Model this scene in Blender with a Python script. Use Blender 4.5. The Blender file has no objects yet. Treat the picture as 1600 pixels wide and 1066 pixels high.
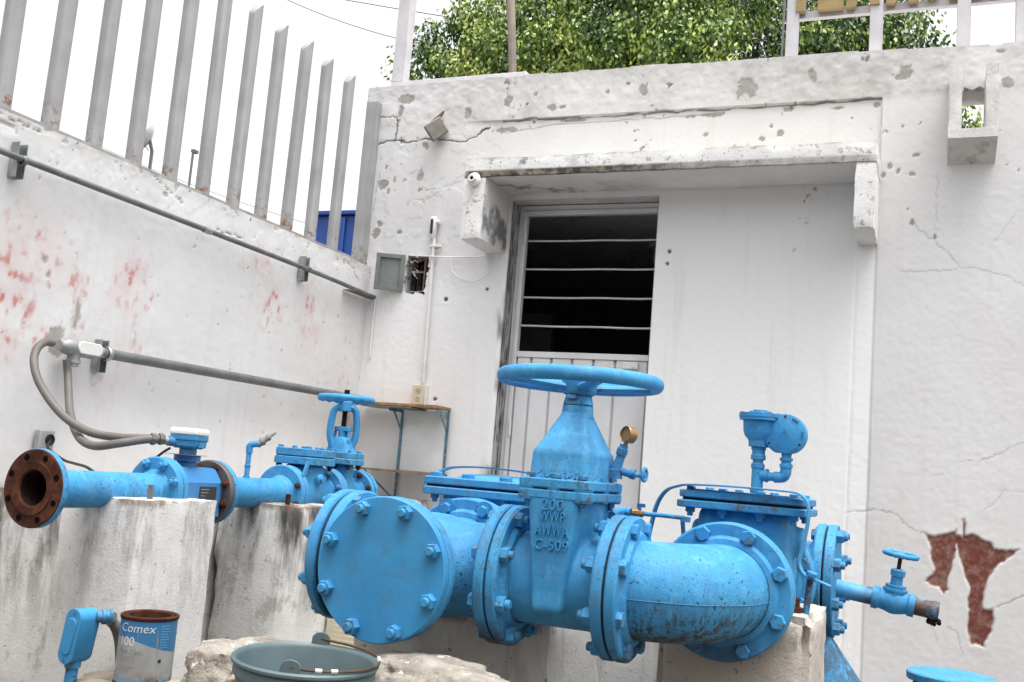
import bpy, bmesh, math, random
import numpy as np
from mathutils import Vector, Matrix, Quaternion
random.seed(7); rs = np.random.RandomState(7)
R = math.radians
S = bpy.context.scene
COL = S.collection

# ------------------------------------------------------------------ camera
YAW, PITCH, ROLL, FPX = R(22.725), R(7.289), R(4.686), 1594.0
CAM = Vector((0, 0, 1.0))
_f = Vector((-math.sin(YAW) * math.cos(PITCH), math.cos(YAW) * math.cos(PITCH), math.sin(PITCH)))
_r0 = Vector((math.cos(YAW), math.sin(YAW), 0)); _u0 = _r0.cross(_f)
_r = _r0 * math.cos(ROLL) + _u0 * math.sin(ROLL)
_u = -_r0 * math.sin(ROLL) + _u0 * math.cos(ROLL)
cd = bpy.data.cameras.new('camera'); cam = bpy.data.objects.new('camera', cd); COL.objects.link(cam)
cam.matrix_world = Matrix(((_r.x, _u.x, -_f.x, CAM.x), (_r.y, _u.y, -_f.y, CAM.y), (_r.z, _u.z, -_f.z, CAM.z), (0, 0, 0, 1)))
cd.sensor_width = 36; cd.lens = FPX / 1600 * 36; cd.clip_start = 0.05; cd.clip_end = 2000
S.camera = cam
# ------------------------------------------------------------------ sky, sun, exposure
SUN_EL, SUN_AZ = R(75), R(124)            # azimuth measured clockwise from +Y (the back wall)
w = bpy.data.worlds.new('World'); S.world = w; w.use_nodes = True
wn = w.node_tree; wn.nodes.clear()
sk = wn.nodes.new('ShaderNodeTexSky'); sk.sky_type = 'NISHITA'; sk.sun_disc = False
sk.sun_elevation = SUN_EL; sk.sun_rotation = SUN_AZ; sk.air_density = 1.0; sk.dust_density = 6.0; sk.ozone_density = 1.0
hs = wn.nodes.new('ShaderNodeHueSaturation'); hs.inputs['Saturation'].default_value = 0.10
bg = wn.nodes.new('ShaderNodeBackground'); bg.inputs['Strength'].default_value = 0.15
wo = wn.nodes.new('ShaderNodeOutputWorld')
wn.links.new(sk.outputs[0], hs.inputs['Color']); wn.links.new(hs.outputs[0], bg.inputs['Color']); wn.links.new(bg.outputs[0], wo.inputs[0])
sl = bpy.data.lights.new('sun', 'SUN'); sl.energy = 0.45; sl.angle = R(40); sl.color = (1, 0.97, 0.93)
so = bpy.data.objects.new('sun', sl); COL.objects.link(so)
_sd = Vector((math.sin(SUN_AZ) * math.cos(SUN_EL), math.cos(SUN_AZ) * math.cos(SUN_EL), math.sin(SUN_EL)))
so.rotation_euler = _sd.to_track_quat('Z', 'Y').to_euler(); so.location = (4, -4, 9)
S.cycles.max_bounces = 5; S.cycles.diffuse_bounces = 3; S.cycles.glossy_bounces = 2; S.cycles.transmission_bounces = 2; S.cycles.transparent_max_bounces = 4; S.cycles.caustics_reflective = False; S.cycles.caustics_refractive = False
S.view_settings.view_transform = 'Standard'; S.view_settings.look = 'None'
S.view_settings.exposure = 1.34; S.view_settings.gamma = 1.0

# ------------------------------------------------------------------ measuring helpers (photo pixel -> point on a real plane)
def ray(px, py):
    return _f + _r * ((px - 800) / FPX) - _u * ((py - 533) / FPX)
def at(px, py, Y=None, X=None, Z=None, d=None):
    q = ray(px, py)
    if d is not None: return CAM + q * d
    if Y is not None: return CAM + q * ((Y - CAM.y) / q.y)
    if X is not None: return CAM + q * ((X - CAM.x) / q.x)
    return CAM + q * ((Z - CAM.z) / q.z)

# ------------------------------------------------------------------ numpy noise
def _h(ix, iy, seed):
    n = (ix.astype(np.int64) * 374761393 + iy.astype(np.int64) * 668265263 + seed * 974634777) & 0xffffffff
    n = ((n ^ (n >> 13)) * 1274126177) & 0xffffffff
    return ((n ^ (n >> 16)) & 0xffff) / 65535.0
def vnoise(x, y, seed=0):
    ix = np.floor(x); iy = np.floor(y); fx = x - ix; fy = y - iy
    fx = fx * fx * (3 - 2 * fx); fy = fy * fy * (3 - 2 * fy)
    a = _h(ix, iy, seed); b = _h(ix + 1, iy, seed); c = _h(ix, iy + 1, seed); d = _h(ix + 1, iy + 1, seed)
    return (a * (1 - fx) + b * fx) * (1 - fy) + (c * (1 - fx) + d * fx) * fy
def fbm(x, y, sc, seed=0, oc=4):
    s = 0; a = 1; t = 0
    for i in range(oc):
        s = s + a * vnoise(x * sc, y * sc, seed + i * 17); t += a; a *= 0.5; sc *= 2.03
    return s / t
def sstep(a, b, x):
    t = np.clip((x - a) / (b - a), 0, 1); return t * t * (3 - 2 * t)

# ------------------------------------------------------------------ object helpers
LOC = {}
def fin(o, label=None, cat=None, group=None, kind=None):
    if label: o['label'] = label
    if cat: o['category'] = cat
    if group: o['group'] = group
    if kind: o['kind'] = kind
    return o
def thing(name, label, cat, loc, group=None):
    o = bpy.data.objects.new(name, None); COL.objects.link(o); o.location = loc; o.empty_display_size = .05
    LOC[o.name] = Vector(loc); return fin(o, label, cat, group)
def rootloc(p):
    return LOC.get(p.name, Vector((0, 0, 0)))
def frame(axis, up=(0, 0, 1)):
    w_ = Vector(axis).normalized(); up = Vector(up)
    if abs(w_.dot(up)) > .98: up = Vector((0, 1, 0))
    u_ = up.cross(w_).normalized(); v_ = w_.cross(u_); return u_, v_, w_
class MB:
    def __init__(s): s.v = []; s.f = []; s.m = []
    def add(s, vs, fs, m=0):
        b = len(s.v); s.v += [tuple(q) for q in vs]; s.f += [tuple(b + i for i in f) for f in fs]; s.m += [m] * len(fs); return s
    def box(s, c, d, rot=None, m=0):
        c = Vector(c); h = [x / 2 for x in d]
        vs = [Vector((sx * h[0], sy * h[1], sz * h[2])) for sx in (-1, 1) for sy in (-1, 1) for sz in (-1, 1)]
        if rot is not None: vs = [rot @ q for q in vs]
        return s.add([c + q for q in vs], [(0, 1, 3, 2), (4, 6, 7, 5), (0, 4, 5, 1), (2, 3, 7, 6), (0, 2, 6, 4), (1, 5, 7, 3)], m)
    def bb(s, x0, x1, y0, y1, z0, z1, m=0):
        return s.box(((x0 + x1) / 2, (y0 + y1) / 2, (z0 + z1) / 2), (abs(x1 - x0), abs(y1 - y0), abs(z1 - z0)), None, m)
    def lathe(s, o, axis, prof, n=48, m=0, up=(0, 0, 1), a0=0.0):
        u_, v_, w_ = frame(axis, up); o = Vector(o); rings = []
        vs = []; fs = []
        for (r, h) in prof:
            if r < 1e-6: rings.append([len(vs)]); vs.append(o + w_ * h); continue
            rings.append(list(range(len(vs), len(vs) + n)))
            for k in range(n):
                a = a0 + 2 * math.pi * k / n; vs.append(o + w_ * h + (u_ * math.cos(a) + v_ * math.sin(a)) * r)
        for A, B in zip(rings, rings[1:]):
            if len(A) == 1 and len(B) == 1: continue
            for k in range(n):
                k2 = (k + 1) % n
                if len(A) == 1: fs.append((A[0], B[k2], B[k]))
                elif len(B) == 1: fs.append((A[k], A[k2], B[0]))
                else: fs.append((A[k], A[k2], B[k2], B[k]))
        return s.add(vs, fs, m)
    def cyl(s, p0, p1, r, r2=None, n=24, m=0):
        p0 = Vector(p0); d = Vector(p1) - p0; r2 = r if r2 is None else r2
        return s.lathe(p0, d, [(0, 0), (r, 0), (r2, d.length), (0, d.length)], n, m)
    def tube(s, pts, r, n=10, m=0, caps=True, ribs=None):
        pts = [Vector(p) for p in pts]; vs = []; fs = []
        t = (pts[1] - pts[0]).normalized(); u_, v_, _ = frame(t)
        for i, p in enumerate(pts):
            if i: tn = (pts[min(i + 1, len(pts) - 1)] - pts[i - 1]).normalized()
            else: tn = t
            q = t.rotation_difference(tn); u_ = q @ u_; v_ = q @ v_; t = tn
            rr = r[i] if isinstance(r, (list, tuple)) else r
            if ribs: rr *= 1 + ribs * (1 if i % 2 else -1)
            vs += [p + (u_ * math.cos(2 * math.pi * k / n) + v_ * math.sin(2 * math.pi * k / n)) * rr for k in range(n)]
        for i in range(len(pts) - 1):
            for k in range(n):
                k2 = (k + 1) % n; fs.append((i * n + k, i * n + k2, (i + 1) * n + k2, (i + 1) * n + k))
        if caps: fs.append(tuple(reversed(range(n)))); fs.append(tuple(range((len(pts) - 1) * n, len(pts) * n)))
        return s.add(vs, fs, m)
    def rings(s, rg, m=0, caps=True):
        n = len(rg[0]); vs = [p for r_ in rg for p in r_]; fs = []
        for i in range(len(rg) - 1):
            for k in range(n):
                k2 = (k + 1) % n; fs.append((i * n + k, i * n + k2, (i + 1) * n + k2, (i + 1) * n + k))
        if caps: fs.append(tuple(reversed(range(n)))); fs.append(tuple(range((len(rg) - 1) * n, len(rg) * n)))
        return s.add(vs, fs, m)
    def prism(s, poly, o, u_, v_, w_, t, m=0):
        o = Vector(o); u_ = Vector(u_); v_ = Vector(v_); w_ = Vector(w_); n = len(poly)
        a = [o + u_ * p[0] + v_ * p[1] for p in poly]; b = [p + w_ * t for p in a]
        return s.add(a + b, [tuple(reversed(range(n))), tuple(range(n, 2 * n))] + [(k, (k + 1) % n, n + (k + 1) % n, n + k) for k in range(n)], m)
    def torus(s, c, axis, Rr, ra, rb, n=64, k=14, m=0, wob=0):
        u_, v_, w_ = frame(axis); c = Vector(c); vs = []; fs = []
        for i in range(n):
            a = 2 * math.pi * i / n; d = u_ * math.cos(a) + v_ * math.sin(a)
            for j in range(k):
                b = 2 * math.pi * j / k; hz = math.sin(b) * rb
                if wob and hz < 0: hz *= 1 + wob * math.sin(a * 16)
                vs.append(c + d * (Rr + math.cos(b) * ra) + w_ * hz)
        for i in range(n):
            for j in range(k):
                i2 = (i + 1) % n; j2 = (j + 1) % k; fs.append((i * k + j, i2 * k + j, i2 * k + j2, i * k + j2))
        return s.add(vs, fs, m)
    def mesh(s, name, off=(0, 0, 0), sharp=35, mats=()):
        me = bpy.data.meshes.new(name); off = Vector(off)
        me.from_pydata([(q[0] - off.x, q[1] - off.y, q[2] - off.z) for q in s.v], [], s.f); me.validate()
        if len(set(s.m)) > 1: me.polygons.foreach_set('material_index', s.m[:len(me.polygons)])
        bm = bmesh.new(); bm.from_mesh(me); bmesh.ops.recalc_face_normals(bm, faces=bm.faces); bm.to_mesh(me); bm.free()
        smooth(me, sharp)
        for q in mats: me.materials.append(q)
        return me
    def part(s, name, mat, parent, bev=0, sharp=35, label=None, seg=2):
        mats = mat if isinstance(mat, (list, tuple)) else [mat]
        off = rootloc(top(parent)); me = s.mesh(name, off, sharp, mats)
        o = bpy.data.objects.new(name, me); COL.objects.link(o); o.parent = parent
        if bev: bevel(o, bev, seg)
        if label: o['label'] = label
        return o
    def solo(s, name, mat, loc, label=None, cat=None, group=None, kind=None, bev=0, sharp=35):
        mats = mat if isinstance(mat, (list, tuple)) else [mat]
        me = s.mesh(name, loc, sharp, mats); o = bpy.data.objects.new(name, me); COL.objects.link(o); o.location = loc
        LOC[o.name] = Vector(loc)
        if bev: bevel(o, bev)
        return fin(o, label, cat, group, kind)
def top(o):
    while o.parent is not None: o = o.parent
    return o
def smooth(me, ang=35):
    me.polygons.foreach_set('use_smooth', [True] * len(me.polygons)); me.set_sharp_from_angle(angle=R(ang))
def bevel(o, wd, seg=2):
    b = o.modifiers.new('bevel', 'BEVEL'); b.width = wd; b.segments = seg; b.limit_method = 'ANGLE'; b.angle_limit = R(40); b.harden_normals = False
def inst(me, name, parent, pos, axis, spin=0.0, sc=1.0):
    o = bpy.data.objects.new(name, me); COL.objects.link(o); o.parent = parent
    o.location = Vector(pos) - rootloc(top(parent)); u_, v_, w_ = frame(axis)
    q = Matrix((u_, v_, w_)).transposed().to_quaternion() @ Quaternion((0, 0, 1), spin)
    o.rotation_euler = q.to_euler(); o.scale = (sc, sc, sc); return o
def rrect(cx, cy, z, hx, hy, r, n=5):
    r = min(r, hx * .999, hy * .999); p = []
    for (sx, sy, a0) in ((1, 1, 0), (-1, 1, 90), (-1, -1, 180), (1, -1, 270)):
        for k in range(n + 1):
            a = R(a0 + 90 * k / n); p.append(Vector((cx + sx * (hx - r) + r * math.cos(a), cy + sy * (hy - r) + r * math.sin(a), z)))
    return p
def bez(pts, n=40):
    """Catmull-Rom through points"""
    P = [Vector(p) for p in pts]; P = [P[0] * 2 - P[1]] + P + [P[-1] * 2 - P[-2]]; out = []
    sg = len(P) - 3
    for i in range(n + 1):
        t = i / n * sg; k = min(int(t), sg - 1); t -= k; a, b, c, d = P[k:k + 4]
        out.append(((b * 2) + (c - a) * t + (a * 2 - b * 5 + c * 4 - d) * t * t + (b * 3 - a - c * 3 + d) * t ** 3) * .5)
    return out
def npmesh(name, V, F, mats, attrs=None, sharp=None, off=(0, 0, 0)):
    V = np.asarray(V, dtype=np.float32) - np.array(off, dtype=np.float32); F = np.asarray(F, dtype=np.int32); k = F.shape[1]
    me = bpy.data.meshes.new(name); me.vertices.add(len(V)); me.vertices.foreach_set('co', V.ravel())
    me.loops.add(F.size); me.loops.foreach_set('vertex_index', F.ravel())
    me.polygons.add(len(F)); me.polygons.foreach_set('loop_start', np.arange(0, F.size, k, dtype=np.int32))
    try: me.polygons.foreach_set('loop_total', np.full(len(F), k, dtype=np.int32))
    except Exception: pass
    me.update(calc_edges=True); me.validate()
    for nm, dat in (attrs or {}).items():
        a = me.attributes.new(nm, 'FLOAT', 'POINT'); a.data.foreach_set('value', np.asarray(dat, dtype=np.float32).ravel())
    me.polygons.foreach_set('use_smooth', [True] * len(me.polygons))
    if sharp: me.set_sharp_from_angle(angle=R(sharp))
    for q in mats: me.materials.append(q)
    return me
# ---- castings: smooth-blended solids turned into a surface (surface nets)
def nets(sdf, lo, hi, h):
    lo = np.array(lo, float); n = np.ceil((np.array(hi) - lo) / h).astype(int) + 1
    ax = [lo[i] + h * np.arange(n[i]) for i in range(3)]
    X, Y, Z = np.meshgrid(*ax, indexing='ij'); D = sdf(X, Y, Z); ins = D < 0
    cnt = np.zeros(n - 1); acc = np.zeros(tuple(n - 1) + (3,))
    offs = [(i, j, k) for i in (0, 1) for j in (0, 1) for k in (0, 1)]
    def sl(o): return tuple(slice(o[i], n[i] - 1 + o[i]) for i in range(3))
    for a in offs:
        for d in range(3):
            if a[d]: continue
            b = list(a); b[d] = 1; A = D[sl(a)]; B = D[sl(b)]; c = (A < 0) != (B < 0)
            t = np.where(c, A / np.where(c, A - B, 1), 0); p = np.zeros(tuple(n - 1) + (3,))
            for e in range(3): p[..., e] = a[e]
            p[..., d] += t; acc += p * c[..., None]; cnt += c
    act = cnt > 0; idx = -np.ones(n - 1, int); idx[act] = np.arange(act.sum())
    ii = np.argwhere(act); V = lo + (ii + acc[act] / cnt[act][:, None]) * h; F = []
    for d in range(3):
        e, f = [x for x in range(3) if x != d]
        s0 = [slice(None)] * 3; s1 = [slice(None)] * 3; s0[d] = slice(0, n[d] - 1); s1[d] = slice(1, n[d])
        A = ins[tuple(s0)]; B = ins[tuple(s1)]; q = np.argwhere(A != B)
        q = q[(q[:, e] > 0) & (q[:, f] > 0) & (q[:, e] < n[e] - 1) & (q[:, f] < n[f] - 1)]
        fl = A[tuple(q.T)]
        def g(de, df):
            r_ = q.copy(); r_[:, e] -= de; r_[:, f] -= df; return idx[tuple(r_.T)]
        quad = np.stack([g(1, 1), g(0, 1), g(0, 0), g(1, 0)], 1)
        if d == 1: fl = ~fl
        quad[~fl] = quad[~fl][:, ::-1]; F.append(quad)
    return V, np.concatenate(F)
def smin(a, b, k):
    hh = np.clip(.5 + .5 * (b - a) / k, 0, 1); return b * (1 - hh) + a * hh - k * hh * (1 - hh)
def sd_cyl(X, Y, Z, c, ax, r, hl, rd=0.0):
    q = [X - c[0], Y - c[1], Z - c[2]]; a = q.pop(ax); d1 = np.hypot(*q) - r + rd; d2 = np.abs(a) - hl + rd
    return np.minimum(np.maximum(d1, d2), 0) + np.hypot(np.maximum(d1, 0), np.maximum(d2, 0)) - rd
def sd_box(X, Y, Z, c, hs, rd=0.0):
    q = [np.abs(v - c_) - h_ + rd for v, c_, h_ in zip((X, Y, Z), c, hs)]
    return np.sqrt(sum(np.maximum(v, 0) ** 2 for v in q)) + np.minimum(np.maximum(q[0], np.maximum(q[1], q[2])), 0) - rd
def cast(name, mat, parent, sdf, lo, hi, h=.006):
    V, F = nets(sdf, lo, hi, h); me = npmesh(name, V, F, [mat], off=rootloc(top(parent)))
    o = bpy.data.objects.new(name, me); COL.objects.link(o); o.parent = parent; return o
def textgeo(txt, size, ext, align='CENTER', space=1.0):
    cu = bpy.data.curves.new('t', 'FONT'); cu.body = txt; cu.size = size; cu.extrude = ext; cu.align_x = align; cu.space_character = space; cu.resolution_u = 3
    o = bpy.data.objects.new('t', cu); COL.objects.link(o); dg = bpy.context.evaluated_depsgraph_get()
    me = o.evaluated_get(dg).to_mesh(); vs = [v.co.copy() for v in me.vertices]; fs = [tuple(p.vertices) for p in me.polygons]
    o.evaluated_get(dg).to_mesh_clear(); bpy.data.objects.remove(o); bpy.data.curves.remove(cu); return vs, fs
# ------------------------------------------------------------------ materials
class NT:
    def __init__(s, name):
        s.m = bpy.data.materials.new(name); s.m.use_nodes = True; s.t = s.m.node_tree
        s.b = s.t.nodes['Principled BSDF']; s.pos = None
    def n(s, t, **k):
        q = s.t.nodes.new(t)
        for a, b in k.items(): setattr(q, a, b)
        return q
    def set(s, sock, v):
        if isinstance(v, bpy.types.NodeSocket): s.t.links.new(v, sock)
        elif isinstance(v, (tuple, list)) and len(v) == 3 and sock.type == 'RGBA': sock.default_value = (*v, 1)
        else: sock.default_value = v
    def P(s):
        if s.pos is None: s.pos = s.n('ShaderNodeNewGeometry').outputs['Position']
        return s.pos
    def scaled(s, sc):
        q = s.n('ShaderNodeMapping'); q.inputs['Scale'].default_value = sc; s.t.links.new(s.P(), q.inputs['Vector']); return q.outputs[0]
    def noise(s, sc, det=3, ro=.55, vec=None, dist=0):
        q = s.n('ShaderNodeTexNoise'); s.t.links.new(vec or s.P(), q.inputs['Vector'])
        q.inputs['Scale'].default_value = sc; q.inputs['Detail'].default_value = det; q.inputs['Roughness'].default_value = ro; q.inputs['Distortion'].default_value = dist
        return q.outputs['Fac']
    def voro(s, sc, vec=None):
        q = s.n('ShaderNodeTexVoronoi'); s.t.links.new(vec or s.P(), q.inputs['Vector']); q.inputs['Scale'].default_value = sc; return q.outputs['Distance']
    def step(s, f, a, b, lo=0., hi=1.):
        q = s.n('ShaderNodeMapRange'); q.interpolation_type = 'SMOOTHSTEP'; s.set(q.inputs[0], f)
        for i, v in zip((1, 2, 3, 4), (a, b, lo, hi)): q.inputs[i].default_value = v
        return q.outputs[0]
    def ma(s, op, a, b=0.):
        q = s.n('ShaderNodeMath', operation=op); s.set(q.inputs[0], a); s.set(q.inputs[1], b); q.use_clamp = op in ('ADD', 'SUBTRACT'); return q.outputs[0]
    def mix(s, f, a, b):
        q = s.n('ShaderNodeMix', data_type='RGBA'); s.set(q.inputs[0], f); s.set(q.inputs[6], a); s.set(q.inputs[7], b); return q.outputs[2]
    def attr(s, nm):
        q = s.n('ShaderNodeAttribute', attribute_name=nm); return q.outputs['Fac']
    def xyz(s, i, vec=None):
        q = s.n('ShaderNodeSeparateXYZ'); s.t.links.new(vec or s.P(), q.inputs[0]); return q.outputs[i]
    def bump(s, hgt, st=.3, dist=.002):
        q = s.n('ShaderNodeBump'); q.inputs['Strength'].default_value = st; q.inputs['Distance'].default_value = dist; s.set(q.inputs['Height'], hgt)
        s.t.links.new(q.outputs[0], s.b.inputs['Normal']); return s
    def out(s, col, ro=.5, me=0., spec=.5):
        s.set(s.b.inputs['Base Color'], col); s.set(s.b.inputs['Roughness'], ro); s.set(s.b.inputs['Metallic'], me)
        s.b.inputs['Specular IOR Level'].default_value = spec; return s.m
def simple(name, c, ro=.5, me=0., var=.25, sc=9., bs=60., bst=.15, spec=.5, dirt=0., dc=(.05, .04, .03)):
    t = NT(name); d = tuple(x * (1 - var) for x in c)
    col = t.mix(t.step(t.noise(sc, 3), .3, .7), c, d)
    if dirt: col = t.mix(t.ma('MULTIPLY', t.step(t.noise(sc * 2.3, 6, .7), .52, .66), dirt), col, dc)
    t.bump(t.noise(bs, 2), bst, .003); return t.out(col, ro, me, spec)
BL1, BL2, BL3 = (.052, .295, .56), (.038, .235, .48), (.12, .37, .59)
def blue(name, speck=0., rust=.25, drip=0., rough=.42, lump=.35, light=0., foot=0., seam=0., mot=1.):
    t = NT(name)
    n5 = t.noise(5, 2.5); n26 = t.noise(26, 3, .65)
    col = t.mix(t.step(n5, .3, .7), BL1, BL2)
    col = t.mix(t.ma('MULTIPLY', t.step(n26, .45, .75), max(.12, .55 + light)), col, BL3)
    n17 = t.noise(17, 4, .7); rz = t.ma('MULTIPLY', t.step(n17, .62, .72), rust)
    col = t.mix(rz, col, (.13, .055, .025))
    chip = t.ma('MULTIPLY', t.step(t.noise(75, 2, .7), .66, .69), rust * 1.6)
    col = t.mix(chip, col, (.035, .028, .022))
    h = t.ma('MULTIPLY', t.noise(55, 2, .6), lump)
    pt = t.n('ShaderNodeNewGeometry').outputs['Pointiness']; ed_ = t.ma('MULTIPLY', t.step(pt, .535, .60), t.step(n26, .50, .60))
    col = t.mix(t.ma('MULTIPLY', ed_, min(.9, .35 + rust)), col, (.07, .04, .028))
    gr = t.ma('MULTIPLY', t.step(n17, .45, .62), .26 * mot); col = t.mix(gr, col, (.045, .17, .33))
    stn_ = t.ma('MULTIPLY', t.step(t.noise(1, 5, .65, t.scaled((30, 30, 4))), .50, .72), .30 * mot); col = t.mix(stn_, col, (.05, .13, .20))
    if speck:
        # pinholes and flakes in the thick brushed paint
        den = t.step(n5, .62, .40)
        sp = t.step(t.noise(330, 2, .5), .60, .645)
        sp2 = t.step(t.noise(95, 2, .65), .64, .67)
        mk = t.ma('MULTIPLY', t.ma('MAXIMUM', t.ma('MULTIPLY', sp, .8), sp2), t.ma('MULTIPLY', den, speck * .85))
        col = t.mix(mk, col, (.014, .026, .036)); h = t.ma('SUBTRACT', h, t.ma('MULTIPLY', mk, .6))
    if foot:
        fo = t.ma('MULTIPLY', t.step(t.xyz(2), .66, .585), t.step(n17, .38, .56)); col = t.mix(t.ma('MULTIPLY', fo, foot), col, (.05, .034, .025))
    if seam:
        se = t.ma('MULTIPLY', t.step(t.xyz(2), 1.022, .994), t.step(t.noise(120, 3, .65), .50, .58)); col = t.mix(se, col, (.012, .018, .022))
    if drip:
        st = t.step(t.noise(1, 3, .6, t.scaled((95, 95, 9))), .43, .56)
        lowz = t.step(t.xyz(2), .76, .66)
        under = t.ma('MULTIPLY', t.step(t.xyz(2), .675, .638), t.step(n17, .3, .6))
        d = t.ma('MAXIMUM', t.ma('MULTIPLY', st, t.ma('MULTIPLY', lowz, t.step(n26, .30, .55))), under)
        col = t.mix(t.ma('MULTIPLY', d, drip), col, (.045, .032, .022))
    h = t.ma('ADD', h, t.ma('MULTIPLY', t.noise(1, 2, .5, t.scaled((34, 34, 260))), .07))
    t.bump(h, .55, .004); return t.out(col, t.step(n26, .2, .8, rough + .05, rough + .28), 0, .28)
M = {}
M['blue'] = blue('blue_paint', 0., .25, 0., .42, .35, 0., .55); M['bluespeck'] = blue('blue_paint_flaked', 1., .15, 0., .42, .35, 0., .6); M['bluedrip'] = blue('blue_paint_dirty', 1., .1, .85)
M['bluesmooth'] = blue('blue_paint_smooth', 0., .06, 0., .40, .12, -.38, 0., 0., .5); M['bluerust'] = blue('blue_paint_rusty', .35, .8)
M['bluepale'] = blue('blue_paint_pale', .3, .5, 0., .5, .3, .4)
M['rust'] = simple('rust', (.105, .035, .020), .85, .1, .6, 22, 90, .5, .2, .6, (.03, .014, .01))
M['rustdark'] = simple('dark_rust', (.022, .011, .008), .9, 0, .6, 18, 60, .6, .2)
M['gasket'] = simple('gasket', (.012, .012, .013), .9)
M['black'] = simple('black_rubber', (.015, .015, .016), .55)
def barmat():
    t = NT('grey_bar_paint'); c = t.mix(t.step(t.noise(6, 4), .3, .7), (.335, .335, .338), (.27, .27, .274))
    c = t.mix(t.ma('MULTIPLY', t.step(t.noise(1, 3, .6, t.scaled((40, 40, 2))), .5, .75), .4), c, (.46, .46, .47))
    low = t.step(t.xyz(2), 2.30, 2.19)
    r_ = t.ma('MULTIPLY', t.step(t.noise(24, 5, .7), .50, .62), low)
    c = t.mix(r_, c, (.19, .10, .05)); t.bump(t.noise(70, 3), .2, .002); return t.out(c, .5)
M['bar'] = barmat()
M['strip'] = simple('weathered_zinc', (.36, .355, .34), .6, .2, .35, 8, 60, .3, .4, .5, (.22, .17, .11))
M['conduit'] = simple('grey_conduit', (.17, .18, .18), .5, .3, .3, 12, 80, .15)
M['galv'] = simple('galvanised', (.42, .44, .44), .38, .75, .35, 15)
M['hose'] = simple('grey_flexible_hose', (.135, .122, .112), .6, 0, .2, 10)
M['castalu'] = simple('cast_aluminium', (.34, .34, .335), .5, .35, .2, 14)
M['lid'] = simple('off_white_plastic', (.72, .72, .68), .45, 0, .1)
M['white'] = simple('white_enamel', (.74, .73, .72), .45, 0, .12, 7, 60, .1, .5, .25, (.45, .40, .34))
M['cream'] = simple('cream_plastic', (.60, .55, .42), .5, 0, .12)
M['doorpaint'] = simple('silver_grey_door_paint', (.70, .705, .72), .5, .05, .12, 4, 40, .08)
M['bars'] = simple('pale_steel_rod', (.55, .55, .53), .4, .4, .2)
M['wood'] = simple('bare_wood', (.38, .22, .10), .7, 0, .5, 20, 90, .3)
M['brass'] = simple('brass', (.45, .26, .11), .42, .75, .35, 20)
M['glassdull'] = simple('cloudy_gauge_face', (.36, .18, .075), .3, 0, .4, 14)
M['gold'] = simple('gold_letter_paint', (.34, .24, .10), .55, .1, .3, 9)
M['signwhite'] = simple('pale_steel_frame', (.58, .56, .58), .5, .1, .15)
M['bucket'] = simple('grey_green_plastic', (.105, .155, .168), .48, 0, .25, 6, 40, .08, .5, .35, (.10, .11, .11))
M['bark'] = simple('bark', (.10, .08, .06), .9, 0, .5, 12, 40, .6)
M['dark'] = simple('dark_interior', (.035, .036, .038), .9)
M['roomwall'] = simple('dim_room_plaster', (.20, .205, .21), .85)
M['bluewall'] = simple('deep_blue_metal', (.012, .065, .30), .5, 0, .15)
M['wire'] = simple('rusty_wire', (.11, .06, .035), .7, .3, .5, 40)
M['copper'] = simple('copper_wire', (.30, .13, .07), .5, .4, .4, 40)
M['boxgrey'] = simple('grey_green_enamel', (.16, .18, .175), .5, 0, .3, 8, 40, .1, .5, .8, (.17, .12, .05))
M['lampgrey'] = simple('dull_lamp_metal', (.27, .26, .25), .6, .2, .35, 16)
M['weed'] = simple('weed_green', (.10, .16, .04), .6)
def concrete(name, base, stain=.5, low=.4, rough_peel=.5):
    t = NT(name)
    c = t.mix(t.step(t.noise(3, 4), .3, .7), base, tuple(x * .86 for x in base))
    c = t.mix(t.ma('MULTIPLY', t.step(t.noise(9, 4, .72), .55, .66), rough_peel), c, (.26, .235, .20))
    c = t.mix(t.ma('MULTIPLY', t.step(t.noise(46, 4, .7), .63, .67), rough_peel), c, (.11, .095, .08))
    st = t.ma('MULTIPLY', t.step(t.noise(1, 5, .65, t.scaled((9, 9, 1.3))), .50, .72), stain)
    c = t.mix(st, c, (.10, .09, .075))
    h = t.noise(30, 5, .75); t.bump(h, .6, .008)
    return t.out(c, .9, 0, .2)
M['plinth'] = concrete('painted_concrete', (.62, .60, .57), .25, .4, .35)
M['plinthdirty'] = concrete('stained_painted_concrete', (.52, .49, .45), .85, .4, .7)
M['canopy'] = concrete('weathered_white_concrete', (.68, .66, .64), .18, .3, .45)
M['mortar'] = concrete('rough_mortar', (.40, .36, .31), .3, .3, .6)
M['ground'] = concrete('dusty_ground', (.13, .115, .10), .3, .3, .5)
def rubble():
    t = NT('broken_concrete'); c = t.mix(t.step(t.noise(11, 6, .7), .35, .65), (.45, .41, .36), (.27, .24, .205))
    c = t.mix(t.step(t.noise(17, 6, .68), .60, .63), c, (.72, .69, .65)); c = t.mix(t.ma('MULTIPLY', t.step(t.noise(30, 5, .7), .64, .68), .8), c, (.30, .12, .07))
    t.bump(t.ma('ADD', t.noise(22, 7, .75), t.ma('MULTIPLY', t.noise(90, 4), .4)), .9, .02); return t.out(c, .95, 0, .2)
M['rubble'] = rubble()
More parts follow.
